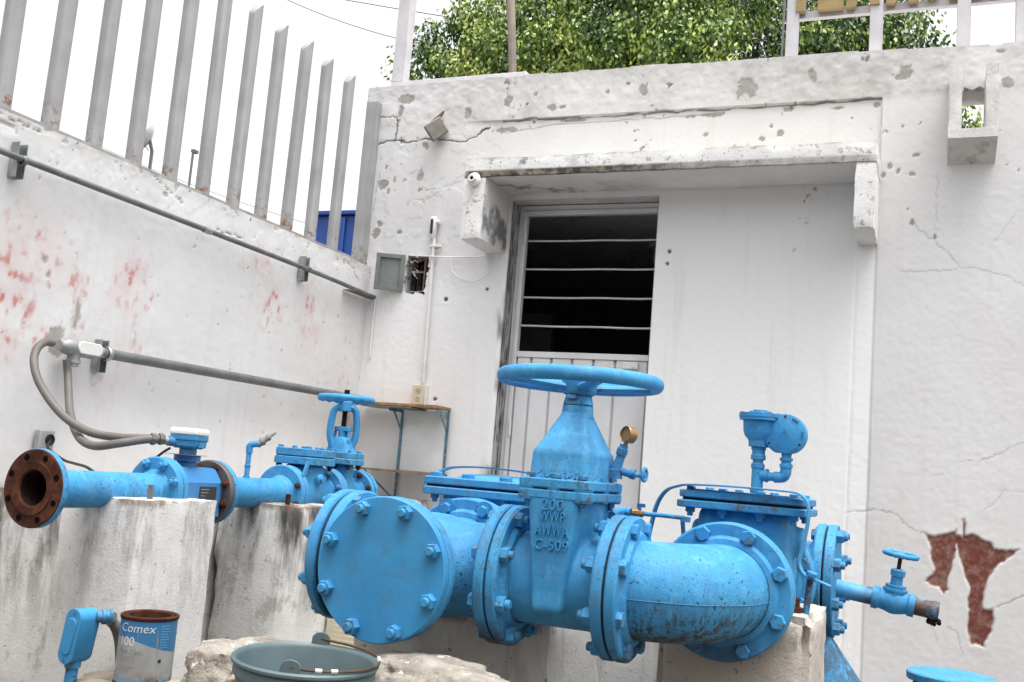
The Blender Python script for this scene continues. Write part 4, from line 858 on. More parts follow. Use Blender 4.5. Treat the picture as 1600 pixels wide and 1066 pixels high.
mb = MB(); mb.rings([rrect(-1.215, 2.955, z, hx, hy, .07) for z, hx, hy in ((.968, .150, .12), (.978, .13, .10), (.984, .095, .07), (.986, .05, .03))]); mb.part('cover_dome', M['bluespeck'], cvl, sharp=70)
mb = MB(); ribbon(mb, bez([(-1.40, 2.86, .985), (-1.36, 2.88, 1.0), (-1.25, 2.89, 1.006), (-1.1, 2.895, .999), (-1.02, 2.90, .985)], 24), (.1, 1, 0), .022, .005); mb.part('strap', M['bluedark'], cvl)
st_ = thing('flat_strap', 'bent flat blue strap looping over the right check valve cover', 'strap', tuple(at(1255, 880, Y=2.78)))
P2 = [(1012, 848, 2.86), (1019, 815, 2.86), (1028, 785, 2.86), (1042, 766, 2.85), (1060, 759.5, 2.83), (1076, 757.5, 2.80), (1120, 759, 2.79), (1180, 763.5, 2.785), (1235, 769, 2.78), (1252, 774, 2.775), (1262, 786, 2.772), (1263.5, 805, 2.77), (1260, 830, 2.77), (1252, 862, 2.77), (1249, 882, 2.77), (1256, 897, 2.775), (1270, 905, 2.79), (1285, 911, 2.80), (1298, 917, 2.81)]
mb = MB(); ribbon(mb, bez([at(a, b, Y=c) for a, b, c in P2], 90), (.12, 1, 0), .026, .005); mb.part('strap_bar', M['blue'], st_, .001)
inst(BS, 'bolt', st_, at(1268, 901, Y=2.78), (.25, -.1, 1), .2, 1.2)
mb = MB(); mb.tube([at(1266, 905, Y=2.80), at(1259, 960, Y=2.80)], .0085, 10); mb.part('threaded_rod', M['bluerust'], st_)
# ---- rear tee with its blind end, drain valve and slanted riser
TY = JB + .004 + .492 + .008 + .22
te = thing('pipe_tee', 'blue pipe tee behind the right check valve', 'pipe fitting', (EX, TY, .6)); J3 = -.294
def sdf(X, Y, Z):
    return smin(sd_cyl(X, Y, Z, (EX + .06, TY, CZ), 0, .114, .13), sd_cyl(X, Y, Z, (EX, TY, CZ), 1, .114, .21), .05)
cast('tee_body', M['bluespeck'], te, sdf, (EX - .14, TY - .23, CZ - .13), (J3 - .005, TY + .23, CZ + .13), .007)
flange(te, (EX, TY - .22, CZ), (0, 1, 0), FR, FT, .114, 'blue'); flange(te, (J3 - .002, TY, CZ), (-1, 0, 0), FR, FT, .114)
bolts(BH, te, (J3 - .002 - FT, TY, CZ), (-1, 0, 0), BC); gasket(te, (J3 + .001, TY, CZ), (1, 0, 0), FR - .01, .006)
be = thing('blind_flange', 'blue blind flange on the tee with a small drain pipe through it', 'flange', (J3, TY, CZ - FR))
mb = MB(); mb.lathe((J3, TY, CZ), (1, 0, 0), [(0, .004), (FR - .003, .004), (FR, .007), (FR, .029), (FR - .003, .032), (0, .032)], 72); mb.part('plate', M['bluespeck'], be); bolts(BN, be, (J3 + .032, TY, CZ), (1, 0, 0), BC)
dv = thing('drain_valve', 'small blue drain valve with tiny handwheel on a rusty pipe stub', 'valve', (J3 + .04, TY, .70))
pa, pb = Vector((J3 + .03, TY, .727)), at(1467, 956, Y=TY); dd = (pb - pa).normalized(); LL = (pb - pa).length; upv = Vector((.10, -.05, 1)); upv = (upv - dd * upv.dot(dd)).normalized()
def rustpipe():
    t = NT('blue_pipe_rusting'); x = t.xyz(0); z = t.xyz(2)
    k = t.ma('ADD', t.step(x, -.20, -.155), t.ma('MULTIPLY', t.step(x, -.145, -.05), 0.)); k2 = t.ma('MULTIPLY', t.step(x, -.245, -.16), t.step(z, .735, .69))
    m_ = t.ma('MULTIPLY', t.ma('MAXIMUM', t.ma('MULTIPLY', k, t.step(t.noise(22, 4), .3, .55)), k2), t.step(t.noise(30, 5), .25, .5))
    e = t.ma('MULTIPLY', t.step(x, -.04, .02), t.step(t.noise(24, 5, .7), .36, .56)); m_ = t.ma('MAXIMUM', m_, e)
    c = t.mix(m_, t.mix(t.step(t.noise(20, 4), .4, .7), BL1, BL3), t.mix(t.noise(50, 4), (.10, .04, .02), (.05, .03, .018))); t.bump(t.noise(60, 5, .7), .4, .003); return t.out(c, .6)
M['rustpipe'] = rustpipe()
mb = MB(); mb.cyl(pa, pa + dd * (LL * .36), .0265, n=28); mb.part('pipe_stub', M['rustpipe'], dv)
mb = MB(); c0 = pa + dd * (LL * .36); mb.lathe(c0, dd, [(0, 0), (.034, 0), (.034, .016), (.030, .022), (.033, .04), (.038, .055), (.038, .07), (.033, .09), (.030, .10), (.034, .105), (.034, .122), (0, .122)], 6 * 5); mb.part('valve_body', M['blue'], dv)
c1 = c0 + dd * .062
mb = MB(); mb.lathe(c1 + upv * .018, upv, [(.034, 0), (.034, .012), (.036, .013), (.036, .020), (.030, .021), (.030, .031), (.018, .032), (.017, .058), (.021, .059), (.021, .076), (.016, .080), (.0, .080)], 8); mb.part('bonnet', M['blue'], dv)
mb = MB(); mb.cyl(c1 + upv * .09, c1 + upv * .145, .006, n=12); mb.part('stem', M['rust'], dv)
handwheel(dv, c1 + upv * .142, .054, .0065, .0075, 4, .013, .018, 'blue', .15, axis=upv, n=40)
mb = MB(); c2 = c0 + dd * .122; e0 = (pb - c2).length; mb.lathe(c2, dd, [(.0, 0), (.026, 0), (.026, e0 * .55), (.027, e0 * .6), (.029, e0 * .8), (.028, e0), (.022, e0), (.022, e0 * .3), (0, e0 * .3)], 24); mb.part('nozzle', M['rustpipe'], dv)
mb = MB(); pe = c2 + dd * e0 * .9
for k in range(16): mb.lathe(pe + Vector((random.uniform(-.022, .010), random.uniform(-.012, .012), -.026 - random.uniform(0, .012))), (0, 0, 1), [(0, -.007), (.006, -.003), (.007, .003), (0, .008)], 6)
mb.part('rust_crust', M['rustdark'], dv)
pr0, pr1 = at(1296, 990, Y=TY - .05), at(1345, 1066, Y=TY - .05); d_ = (pr1 - pr0).normalized(); pp = d_.cross(Vector((0, 1, 0))).normalized(); pp = pp if pp.z < 0 else -pp
ctr = pr0 + pp * .11; mb = MB(); q0 = ctr - d_ * .30; q1 = ctr + d_ * ((ctr.z - GZ) / -d_.z * -1 * -1 if d_.z else 1); mb.cyl(q0, ctr + d_ * ((ctr.z - GZ + .1) / -d_.z), .11, n=48); mb.solo('riser_pipe', M['bluespeck'], (q1.x, q1.y, GZ), 'slanted blue pipe rising from the ground at the right of the pier', 'pipe')
# ---- air valve and its round side unit
av = thing('air_valve', 'small blue air release valve on a thin riser with round side capsule', 'valve', (-.523, 3.4, .85)); ax_, ay_ = -.523, 3.40
mb = MB(); mb.lathe((ax_, ay_, .84), (0, 0, 1), [(0, 0), (.015, 0), (.015, .155), (.020, .156), (.022, .160), (.022, .170), (.019, .173), (.019, .235), (.022, .238), (.022, .25), (.017, .253), (.017, .262), (.024, .265), (.024, .278), (.021, .282), (.021, .295), (.024, .298), (.024, .308), (.018, .310), (0, .31)], 20); mb.part('riser', M['blue'], av)
mb = MB(); mb.lathe((ax_, ay_, 1.146), (0, 0, 1), [(0, 0), (.033, 0), (.034, .02), (.047, .035), (.052, .05), (.054, .085), (.066, .086), (.066, .095), (.068, .096), (.068, .108), (.03, .111), (.025, .112), (.024, .120), (0, .120)], 36); mb.part('float_chamber', M['blue'], av)
for k in range(6): a = R(60 * k + 10); inst(BT, 'bolt', av, (ax_ + .058 * math.cos(a), ay_ + .058 * math.sin(a), 1.253), (0, 0, 1))
mb = MB(); mb.tube([(ax_, ay_, 1.055), (ax_ + .05, ay_ - .008, 1.052), (ax_ + .06, ay_ - .01, 1.052)], [.016, .014, .014], 16); mb.lathe((ax_ + .012, ay_, 1.055), (1, -.1, 0), [(0, 0), (.02, 0), (.02, .014), (.022, .015), (.022, .022), (0, .022)], 18)
mb.tube(bez([(ax_ + .055, ay_ - .009, 1.052), (ax_ + .08, ay_ - .011, 1.054), (ax_ + .09, ay_ - .012, 1.066), (ax_ + .091, ay_ - .012, 1.09)], 10), .018, 16); mb.lathe((ax_ + .091, ay_ - .012, 1.085), (0, 0, 1), [(0, 0), (.021, 0), (.021, .01), (.016, .012), (.016, .02), (.021, .022), (.021, .03), (.015, .032), (.018, .05), (0, .05)], 18); mb.part('side_branch', M['blue'], av)
cc = Vector((ax_ + .088, ay_ - .012, 1.190)); mb = MB()
def cappoly(r_, flat): return [(r_ * math.cos(a), max(r_ * math.sin(a), -flat)) for a in [2 * math.pi * k / 48 for k in range(48)]]
u3, v3, w3 = frame((-.12, -1, -.02)); u3 = -u3 if u3.x < 0 else u3
mb.rings([[cc + u3 * x + v3 * y + w3 * d for x, y in cappoly(r_, .060 * r_ / .066)] for r_, d in ((.060, -.022), (.064, -.018), (.064, .010), (.062, .012), (.066, .013), (.066, .024), (.063, .026))]); mb.part('round_capsule', M['blue'], av, sharp=45)
for a in (0, 55, 125, 180, 235, 305):
    a = R(a); mb = MB(); mb.box(cc + (u3 * math.cos(a) + v3 * math.sin(a)) * .057 + w3 * .027, (.004, .004, .022), Matrix((-u3 * math.sin(a) + v3 * math.cos(a), w3, u3 * math.cos(a) + v3 * math.sin(a))).transposed() @ Matrix.Rotation(R(90), 3, 'Y')); mb.part('rim_notch', M['bluedark'], av)
for a in (90, 212, 328): mb = MB(); a = R(a); q = cc + (u3 * math.cos(a) + v3 * math.sin(a)) * .0575; mb.cyl(q + w3 * .02, q + w3 * .0275, .0038, n=12); mb.part('screw', M['black'], av)
mb = MB(); tri = [(-.013, -.004), (.013, -.004), (0, .018)]
for a, b in zip(tri, tri[1:] + tri[:1]): mb.tube([cc + u3 * a[0] + v3 * a[1] + w3 * .0262, cc + u3 * b[0] + v3 * b[1] + w3 * .0262], .0011, 6)
for hgt, wd in ((-.009, .011), (-.014, .006), (-.020, .003)): mb.tube([cc - u3 * wd + v3 * hgt + w3 * .0262, cc + u3 * wd + v3 * hgt + w3 * .0262], .001, 6)
mb.tube([cc + u3 * -.004 + v3 * .001 + w3 * .0262, cc + u3 * .001 + v3 * .009 + w3 * .0262, cc + u3 * .004 + v3 * .001 + w3 * .0262], .001, 6); mb.part('triangle_emblem', M['blue'], av)
# ---- pressure gauge with needle valve on the bonnet side
pg = thing('pressure_gauge', 'brown faced pressure gauge on small blue fittings beside the bonnet', 'gauge', (-.735, 2.47, 1.0)); g0 = at(957, 738, Y=2.50)
def gp(x, y): return at(x, y, Y=2.50)
mb = MB(); mb.lathe(gp(960, 748), (0, 0, 1), [(0, 0), (.020, 0), (.020, .022), (.015, .024), (.015, .03), (0, .03)], 6); mb.tube([gp(960, 745), gp(962, 732), gp(967, 722), gp(972, 708)], [.014, .015, .012, .011], 14)
mb.lathe(gp(970, 712), gp(976, 694) - gp(970, 712), [(0, 0), (.013, 0), (.014, .004), (.014, .018), (.011, .02), (.011, .028), (0, .03)], 16); mb.tube([gp(962, 732), gp(978, 739), gp(990, 742)], .0095, 12); mb.lathe(gp(985, 740.5), gp(997, 743) - gp(985, 740.5), [(0, 0), (.013, 0), (.013, .012), (.006, .013), (.005, .03), (0, .03)], 14); mb.part('fitting', M['blue'], pg)
handwheel(pg, gp(1007, 742), .020, .005, .004, 5, .007, .01, 'blue', axis=gp(1010, 743) - gp(985, 740.5) + Vector((0, -.006, 0)), n=30)
gc = gp(984, 680); ga = Vector((-.50, -.80, .12)).normalized(); mb = MB(); mb.lathe(gc - ga * .012, ga, [(0, 0), (.017, 0), (.021, .004), (.021, .026), (.0195, .028), (.018, .024)], 32); mb.part('gauge_case', M['brass'], pg)
mb = MB(); mb.lathe(gc + ga * .010, ga, [(0, 0), (.0185, 0), (.0185, .001), (0, .001)], 28); mb.part('gauge_face', M['glassdull'], pg)
mb = MB(); mb.cyl(gp(976, 697), gp(981, 688), .0055, n=10); mb.part('gauge_stem', M['brass'], pg)
# ---- bypass tube
bt = thing('bypass_tube', 'thin blue bypass tube with brass cock right of the gate valve', 'pipe', tuple(gp(960, 800)))
def bp(x, y, Y=2.70): return at(x, y, Y=Y)
mb = MB(); mb.tube(bez([bp(955, 806, 2.56), bp(962, 800, 2.62), bp(975, 798), bp(985, 801)], 12), .011, 12); mb.lathe(bp(962, 806, 2.66), bp(968, 797, 2.66) - bp(962, 806, 2.66), [(0, -.01), (.016, -.01), (.016, .016), (0, .016)], 8); mb.tube([bp(968, 800), bp(965, 818)], .010, 10); mb.lathe(bp(972, 799), bp(986, 801) - bp(972, 799), [(0, 0), (.014, 0), (.014, .012), (.011, .013), (.011, .022), (0, .022)], 8)
mb.tube([bp(1005, 803), bp(1040, 806), bp(1066, 809)], .0062, 10); mb.tube([bp(1066, 806), bp(1069, 850, 2.72)], .0062, 8); mb.box(bp(1072, 812), (.02, .02, .014)); mb.part('tube', M['blue'], bt)
mb = MB(); mb.lathe(bp(988, 801.5), bp(1006, 804) - bp(988, 801.5), [(0, 0), (.010, 0), (.010, .008), (.012, .009), (.012, .02), (.009, .022), (.009, .030), (0, .03)], 10); mb.part('brass_cock', M['brass'], bt)
mb = MB(); mb.cyl(bp(998, 801), bp(1000, 793), .005, n=8); mb.box(bp(1002, 790), (.022, .008, .010)); mb.part('lever', M['bluedark'], bt)
# ------------------------------------------------------------------ left pipeline
PX, PZ = -2.419, .840; PR = .057; R4, T4, B4 = .1145, .024, .095
sp1 = thing('pipe_spool', 'blue pipe length with open rusty brown flange at its near end', 'pipe', (PX, 2.5, .78))
mb = MB(); mb.lathe((PX, 2.255, PZ), (0, 1, 0), [(.052, .012), (.052, .006), (.056, .002), (.078, 0), (.079, .0035), (R4 - .003, .004), (R4, .007), (R4, T4)], 64); mb.part('rusty_face', M['rust'], sp1)
mb = MB(); mb.lathe((PX, 2.265, PZ), (0, 1, 0), [(0, .35), (.0515, .34), (.0515, 0)], 40); mb.part('rusty_bore', M['rustdark'], sp1)
mb = MB(); mb.lathe((PX, 2.262, PZ), (0, 1, 0), [(R4 - .0005, 0), (R4 + .0012, .001), (R4 + .0012, .020), (R4 - .003, .024), (PR + .022, .025), (PR + .014, .035), (PR + .002, .062), (PR, .08), (PR, .47), (PR + .006, .475), (PR + .008, .485), (PR + .008, .497), (0, .4975)], 64); mb.part('pipe_body', M['bluerust'], sp1)
u_, v_, w_ = frame((0, -1, 0))
for k in range(8):
    a = R(22.5 + 45 * k); c = Vector((PX, 2.2585, PZ)) + (u_ * math.cos(a) + v_ * math.sin(a)) * B4; mb = MB(); mb.cyl(c, c - Vector((0, .0012, 0)), .0095, n=16); mb.part('bolt_hole', M['hole'], sp1)
JM1, JM2 = 2.786, 3.058
flange(sp1, (PX, JM1 - .002, PZ), (0, -1, 0), R4, T4, PR, 'blue'); bolts(BSN, sp1, (PX, JM1 - .002 - T4, PZ), (0, -1, 0), B4); 
for o_ in sp1.children:
    if o_.name.startswith('bolt') and not o_.name.startswith('bolt_hole'): o_.scale = (1.35,) * 3
# ---- flow meter
fm = thing('flow_meter', 'blue electromagnetic flow meter with white lidded head', 'flow meter', (PX, 2.92, .73))
flange(fm, (PX, JM1 + .002, PZ), (0, 1, 0), R4, .02, .06, 'bluesmooth'); gasket(fm, (PX, JM1, PZ), (0, 1, 0), R4 - .006)
flange(fm, (PX, JM2 - .002, PZ), (0, -1, 0), R4, .022, .06, 'greyflange'); gasket(fm, (PX, JM2, PZ), (0, 1, 0), R4 - .004)
bolts(BRU, fm, (PX, JM2 - .024, PZ), (0, -1, 0), B4)
mb = MB(); mb.prism([(-.078, -.085), (.078, -.085), (.078, .035), (.040, .086), (-.040, .086), (-.078, .035)], (PX, JM1 + .030, PZ), (1, 0, 0), (0, 0, 1), (0, 1, 0), JM2 - JM1 - .062); mb.part('meter_body', M['bluedarkm'], fm, .004)
mb = MB(); mb.bb(PX + .0785, PX + .0795, 2.905, 2.995, .765, .862); npl = mb.part('name_plate', M['print_black'], fm)
mb = MB()
for k in range(7): mb.bb(PX + .0798, PX + .0802, 2.912, 2.912 + random.uniform(.02, .075), .851 - .011 * k, .8535 - .011 * k)
mb.part('plate_print', M['print_grey'], npl)
my = 2.915; mb = MB(); mb.cyl((PX, my, .92), (PX, my, .944), .034, n=28); mb.cyl((PX, my, .944), (PX, my, .966), .046, n=28); mb.cyl((PX, my, .968), (PX, my, .990), .030, n=24); mb.part('neck', M['bluedarkm'], fm, .002)
mb = MB(); mb.box((PX, my - .01, .9672), (.11, .13, .0018), Matrix.Rotation(R(18), 3, 'Z')); mb.part('tag_sheet', M['galv'], fm)
hm = Matrix.Rotation(R(14), 3, 'Z'); mb = MB()
def hrg(z, a, b): return [Vector((PX, my, z)) + hm @ Vector((x, y, 0)) for x, y in ((-a, -b), (a, -b), (a, b), (-a, b))]
mb.rings([hrg(z, a, b) for z, a, b in ((.989, .034, .036), (.997, .043, .046), (1.016, .045, .048), (1.018, .048, .051), (1.036, .048, .051))]); hd = mb.part('head', M['bluesmooth'], fm, .003)
mb = MB(); mb.rings([hrg(z, a, b) for z, a, b in ((1.0365, .049, .052), (1.041, .050, .053), (1.055, .049, .052), (1.060, .045, .048))]); mb.part('lid', M['lid'], fm, .003)
mb = MB(); mb.box(Vector((PX, my, 1.004)) + hm @ Vector((.0465, .008, 0)), (.003, .06, .02), hm); mb.part('head_panel', M['bluesmooth'], hd, .002)
hin = at(268, 689.5, X=PX - .03); mb = MB(); mb.tube([hin + Vector((-.035, -.075, .001)), hin + Vector((.02, .05, 0))], .014, 16); mb.part('cable_gland', M['castalu'], fm); mb = MB(); mb.tube([hin + Vector((-.005, -.012, 0)), hin + Vector((.03, .07, 0))], .017, 16); mb.part('gland_socket', M['bluesmooth'], fm)
# ---- second spool with sample tap
sp2 = thing('pipe_spool', 'short blue pipe length between flow meter and small check valve', 'pipe', (PX, 3.3, .78)); JV1, JV2, JV3 = 3.512, 3.815, 4.07
mb = MB(); mb.lathe((PX, JM2, PZ), (0, 1, 0), [(PR, .02), (PR + .004, .03), (PR, .045), (PR, JV1 - JM2 - .05), (PR + .008, JV1 - JM2 - .04), (PR + .008, JV1 - JM2 - .02)], 48); mb.part('pipe_body', M['bluerust'], sp2)
flange(sp2, (PX, JM2 + .002, PZ), (0, 1, 0), R4, .022, PR, 'blueyellow'); flange(sp2, (PX, JV1 - .002, PZ), (0, -1, 0), R4, .022, PR, 'blue'); bolts(BRU, sp2, (PX, JV1 - .024, PZ), (0, -1, 0), B4, skip=(1, 2)); 
tp = thing('sample_tap', 'thin blue sample tap with grey needle nozzle on the left pipe', 'tap', (PX, 3.27, .89)); ty = 3.265
mb = MB(); mb.lathe((PX, ty, PZ + .05), (0, 0, 1), [(.014, 0), (.014, .012), (.010, .013), (.010, .045), (.012, .046), (.012, .055), (.010, .056), (.010, .10), (.013, .101), (.013, .115), (0, .116)], 16); mb.tube(bez([(PX, ty, PZ + .16), (PX, ty, PZ + .178), (PX + .012, ty + .008, PZ + .186), (PX + .03, ty + .02, PZ + .188)], 8), .013, 14); mb.part('tap_pipe', M['blue'], tp)
t0 = Vector((PX + .022, ty + .015, PZ + .182)); td = Vector((.55, .5, .62)).normalized(); mb = MB(); mb.lathe(t0, td, [(0, 0), (.013, 0), (.013, .018), (.016, .019), (.016, .03), (.011, .032), (.011, .045), (.013, .046), (.013, .056), (.006, .06), (.005, .085), (0, .086)], 12); mb.part('nozzle', M['lampgrey'], tp)
# ---- small check valve
cv = thing('check_valve', 'small blue check valve with flat bolted cover on the left pipeline', 'valve', (PX, 3.66, .73)); cy = (JV1 + JV2) / 2
def sdf(X, Y, Z):
    a = sd_cyl(X, Y, Z, (PX, cy, PZ), 1, .064, .145); b = sd_box(X, Y, Z, (PX, cy - .01, .89), (.062, .078, .075), .03); c = sd_cyl(X, Y, Z, (PX, cy - .01, .905), 0, .022, .09, .008); return smin(smin(a, b, .03), c, .01)
cast('valve_body', M['blue'], cv, sdf, (PX - .12, JV1 - .004, PZ - .10), (PX + .12, JV2 + .004, .97), .006)
for c, ax in (((PX, JV1 + .002, PZ), (0, 1, 0)), ((PX, JV2 - .002, PZ), (0, -1, 0))): flange(cv, c, ax, R4, .022, .06, 'blue')
gasket(cv, (PX, JV1, PZ), (0, 1, 0), R4 - .004); bolts(BSN, cv, (PX, JV2 - .024, PZ), (0, -1, 0), B4)
plate(cv, 'lower_cover_flange', PX, cy - .012, .960, .991, .088, .108, .02, 'bluerust'); plate(cv, 'cover_plate', PX, cy - .012, .994, 1.026, .086, .106, .02, 'bluerust')
mb = MB(); mb.rings([rrect(PX, cy - .012, z, .082, .102, .02) for z in (.9905, .9945)]); mb.part('cover_gasket', M['gasket'], cv)
for fx_ in (-.8, 0, .8):
    for fy_ in (-.8, .8): p = (PX + fx_ * .086, cy - .012 + fy_ * .106); inst(BS, 'bolt', cv, (*p, 1.026), (0, 0, 1)); inst(BRU, 'bolt', cv, (*p, .960), (0, 0, -1))
mb = MB(); mb.lathe((PX + .088, cy - .01, .905), (1, 0, 0), [(0, 0), (.016, 0), (.016, .012), (0, .012)], 6); mb.part('hinge_plug', M['blue'], cv)
mb = MB(); mb.box((PX + .085, JV1 + .02, .938), (.008, .022, .07), Matrix.Rotation(R(-22), 3, 'X')); mb.part('rib', M['bluerust'], cv, .002)
# ---- rising stem gate valve
og = thing('gate_valve', 'small blue rising-stem gate valve with open yoke near the corner shelf', 'valve', (PX, 3.95, .73)); gy = 3.925
def sdf(X, Y, Z):
    a = sd_cyl(X, Y, Z, (PX, (JV2 + JV3) / 2, PZ), 1, .064, .12); b = sd_box(X, Y, Z, (PX, gy, .90), (.062, .036, .085), .025); return smin(a, b, .03)
cast('valve_body', M['blue'], og, sdf, (PX - .1, JV2 - .004, PZ - .10), (PX + .1, JV3 + .004, 1.0), .006)
for c, ax in (((PX, JV2 + .002, PZ), (0, 1, 0)), ((PX, JV3 - .002, PZ), (0, -1, 0))): flange(og, c, ax, R4, .022, .06, 'blue')
bolts(BRU, og, (PX, JV3 - .024, PZ), (0, -1, 0), B4)
plate(og, 'lower_bonnet_plate', PX, gy, .972, .9975, .092, .066, .02, 'bluerust'); plate(og, 'upper_bonnet_plate', PX, gy, .9995, 1.025, .090, .064, .02, 'bluerust')
for fx_ in (-.78, 0, .78):
    for fy_ in (-.68, .68): p = (PX + fx_ * .09, gy + fy_ * .06); inst(BS, 'bolt', og, (*p, 1.025), (0, 0, 1)); inst(BRU, 'bolt', og, (*p, .972), (0, 0, -1))
mb = MB(); mb.rings([rrect(PX, gy, z, hx, hy, .018) for z, hx, hy in ((1.022, .064, .046), (1.035, .058, .042), (1.06, .050, .036), (1.085, .040, .032), (1.092, .03, .026))]); mb.part('bonnet', M['blue'], og, sharp=60)
yd = Vector((.80, .60, 0)).normalized(); ym = Vector((-.6, .8, 0))
for s_ in (-1, 1):
    pth = bez([Vector((PX, gy, 1.03)) + yd * s_ * .036, Vector((PX, gy, 1.06)) + yd * s_ * .046, Vector((PX, gy, 1.09)) + yd * s_ * .055, Vector((PX, gy, 1.13)) + yd * s_ * .058, Vector((PX, gy, 1.20)) + yd * s_ * .050, Vector((PX, gy, 1.222)) + yd * s_ * .034, Vector((PX, gy, 1.229)) + yd * s_ * .01], 30)
    mb = MB(); rg = []
    for i, p in enumerate(pth):
        t = (pth[min(i + 1, 30)] - pth[max(i - 1, 0)]).normalized(); n_ = t.cross(ym).normalized(); rg.append([p + n_ * (math.cos(b) * .0155) + ym * (math.sin(b) * .027) for b in [2 * math.pi * j / 12 for j in range(12)]])
    mb.rings(rg); mb.part('yoke_arm', M['blue'], og, sharp=60)
mb = MB(); mb.cyl((PX, gy, 1.206), (PX, gy, 1.25), .034, n=24); mb.part('yoke_head', M['blue'], og, .003)
mb = MB(); pr_ = []
for k in range(60): pr_.append((.0125 if k % 2 else .0098, k * .0042))
mb.lathe((PX, gy, 1.03), (0, 0, 1), [(0, 0)] + pr_ + [(0, .25)], 14); mb.part('threaded_stem', M['rustdark'], og)
mb = MB(); mb.rings([rrect(PX, gy, z, .042, .020, .018) for z in (1.118, 1.138)]); mb.cyl((PX, gy, 1.08), (PX, gy, 1.119), .021, n=18); mb.part('gland', M['blue'], og, .002)
for s_ in (-1, 1):
    q = Vector((PX, gy, 0)) - ym * .0; b0 = q + Vector((.034 * s_, -.012, 1.078)); mb = MB(); mb.tube([b0, b0 + Vector((0, .006, .055))], .0065, 10); mb.lathe(b0 + Vector((-.014, 0, -.004)), (1, 0, 0), [(0, 0), (.017, 0), (.017, .028), (0, .028)], 20); mb.part('eye_bolt', M['blue'], og, .002)
handwheel(og, (PX, gy, 1.262), .128, .013, .0145, 3, .032, .03, 'bluesmooth', .22, n=128)
mb = MB(); mb.cyl((PX, gy, 1.26), (PX, gy, 1.302), .012, n=16); mb.part('stem_tip', M['rustdark'], og)
sp3 = MB(); sp3.lathe((PX, JV3, PZ), (0, 1, 0), [(0, .002), (R4, .002), (R4, .024), (PR + .01, .025), (PR, .03)], 48); sp3.tube(bez([(PX, JV3 + .02, PZ), (PX, JV3 + .07, PZ), (PX, JV3 + .12, PZ - .04), (PX, JV3 + .13, PZ - .12), (PX, JV3 + .13, GZ)], 24), PR, 28); sp3.solo('pipe_bend', M['blue'], (PX, JV3 + .13, GZ), 'blue flanged pipe bend dropping to the ground behind the yoke valve', 'pipe')
# ------------------------------------------------------------------ concrete piers
def pier(label, boxes, mat, seed, step=.026, amp=.0016, chip=.014, nm='concrete_pier'):
    b = boxes[0]; return rboxes(nm, boxes, None, None, step, amp, chip, seed, .001).solo(nm, mat, ((b[0] + b[1]) / 2, (b[2] + b[3]) / 2, GZ), label, 'pier', sharp=32)
PLM = {}
def piermat(name, top_, dirt, ysplit=None):
    t = NT(name); base = (.73, .72, .70)
    c = t.mix(t.step(t.noise(3.5, 4), .3, .7), base, tuple(x * .85 for x in base))
    c = t.mix(t.ma('MULTIPLY', t.step(t.noise(8, 5, .72), .56, .63), .12 + dirt * .4), c, (.30, .27, .23))
    c = t.mix(t.ma('MULTIPLY', t.step(t.noise(44, 4, .7), .64, .68), .7), c, (.12, .10, .085))
    # soot-black run-off streaks that start at the rough top edge
    stz = t.ma('MULTIPLY', t.step(t.noise(1, 5, .7, t.scaled((7.5, 7.5, 1.7))), .60 - .24 * max(dirt, .5), .62), t.step(t.xyz(2), top_ - .60, top_ - .08)); c = t.mix(t.ma('MULTIPLY', stz, dirt), c, (.04, .034, .028))
    e = t.ma('MULTIPLY', t.step(t.xyz(2), top_ - .035, top_ - .01), t.step(t.noise(18, 5, .7), .4, .6)); c = t.mix(t.ma('MULTIPLY', e, .75), c, (.20, .13, .08))
    t.bump(t.ma('ADD', t.noise(30, 6, .72), t.ma('MULTIPLY', t.noise(120, 2), .3)), .35, .006); return t.out(c, .9, 0, .2)
pier('white concrete pier under the near end of the left pipe', [(-2.56, -2.25, 2.518, 2.893, GZ - .03, .822)], piermat('pier_near', .822, .42), 11, .022, .0008, .005)
pier('soot-streaked concrete pier under the small check valve', [(-2.56, -2.25, 3.309, 3.70, GZ - .03, .806)], piermat('pier_sooty', .806, .95), 12)
pier('stained low concrete bench along the side wall behind the rusty flange', [(-3.125, -2.575, 2.66, 5.16, GZ - .03, .808)], piermat('bench_mat', .808, .8), 13, .045)
pier('broad concrete pier below the pipe cross', [(at(549, 1010, Y=2.53).x, at(858, 1030, Y=2.53).x, 2.53, 2.98, GZ - .03, .628)], piermat('pier_cross', .62, .25), 14)
pier('crumbling concrete pier below the elbow flange', [(-.655, -.262, 2.70, 3.1, GZ - .03, .70)], M['crumble'], 15, .018, .005, .03)
pier('plain concrete block farther back between the two piers', [(-1.02, -.60, 3.2, 3.6, GZ - .03, .62)], piermat('pier_back', .6, .2), 16)
def stub(label, p, r_, h, mat='bluerust'):
    mb = MB(); mb.bb(p[0] - .010, p[0] + .010, p[1] - .003, p[1] + .003, p[2] - .06, p[2] + h); mb.solo('anchor_strip', M[mat], p, label, 'anchor', bev=.001)
stub('grey anchor strip standing on the near white pier', (-2.255 - .03, 2.60, .822), 0, .045, 'conduit'); stub('rusty anchor strip standing on the sooty pier', (-2.285, 3.36, .806), 0, .04, 'rust')
q = at(1243, 962, Y=2.79); sn = thing('anchor_bolt', 'rusty anchor bolt with crusted nut on the crumbling pier', 'bolt', (q.x, q.y, .70)); mb = MB(); mb.lathe((q.x, q.y, .695), (0, 0, 1), [(0, 0), (.017, 0), (.018, .018), (.010, .02), (.009, .035), (.012, .04), (0, .045)], 8); mb.part('nut', M['rust'], sn)
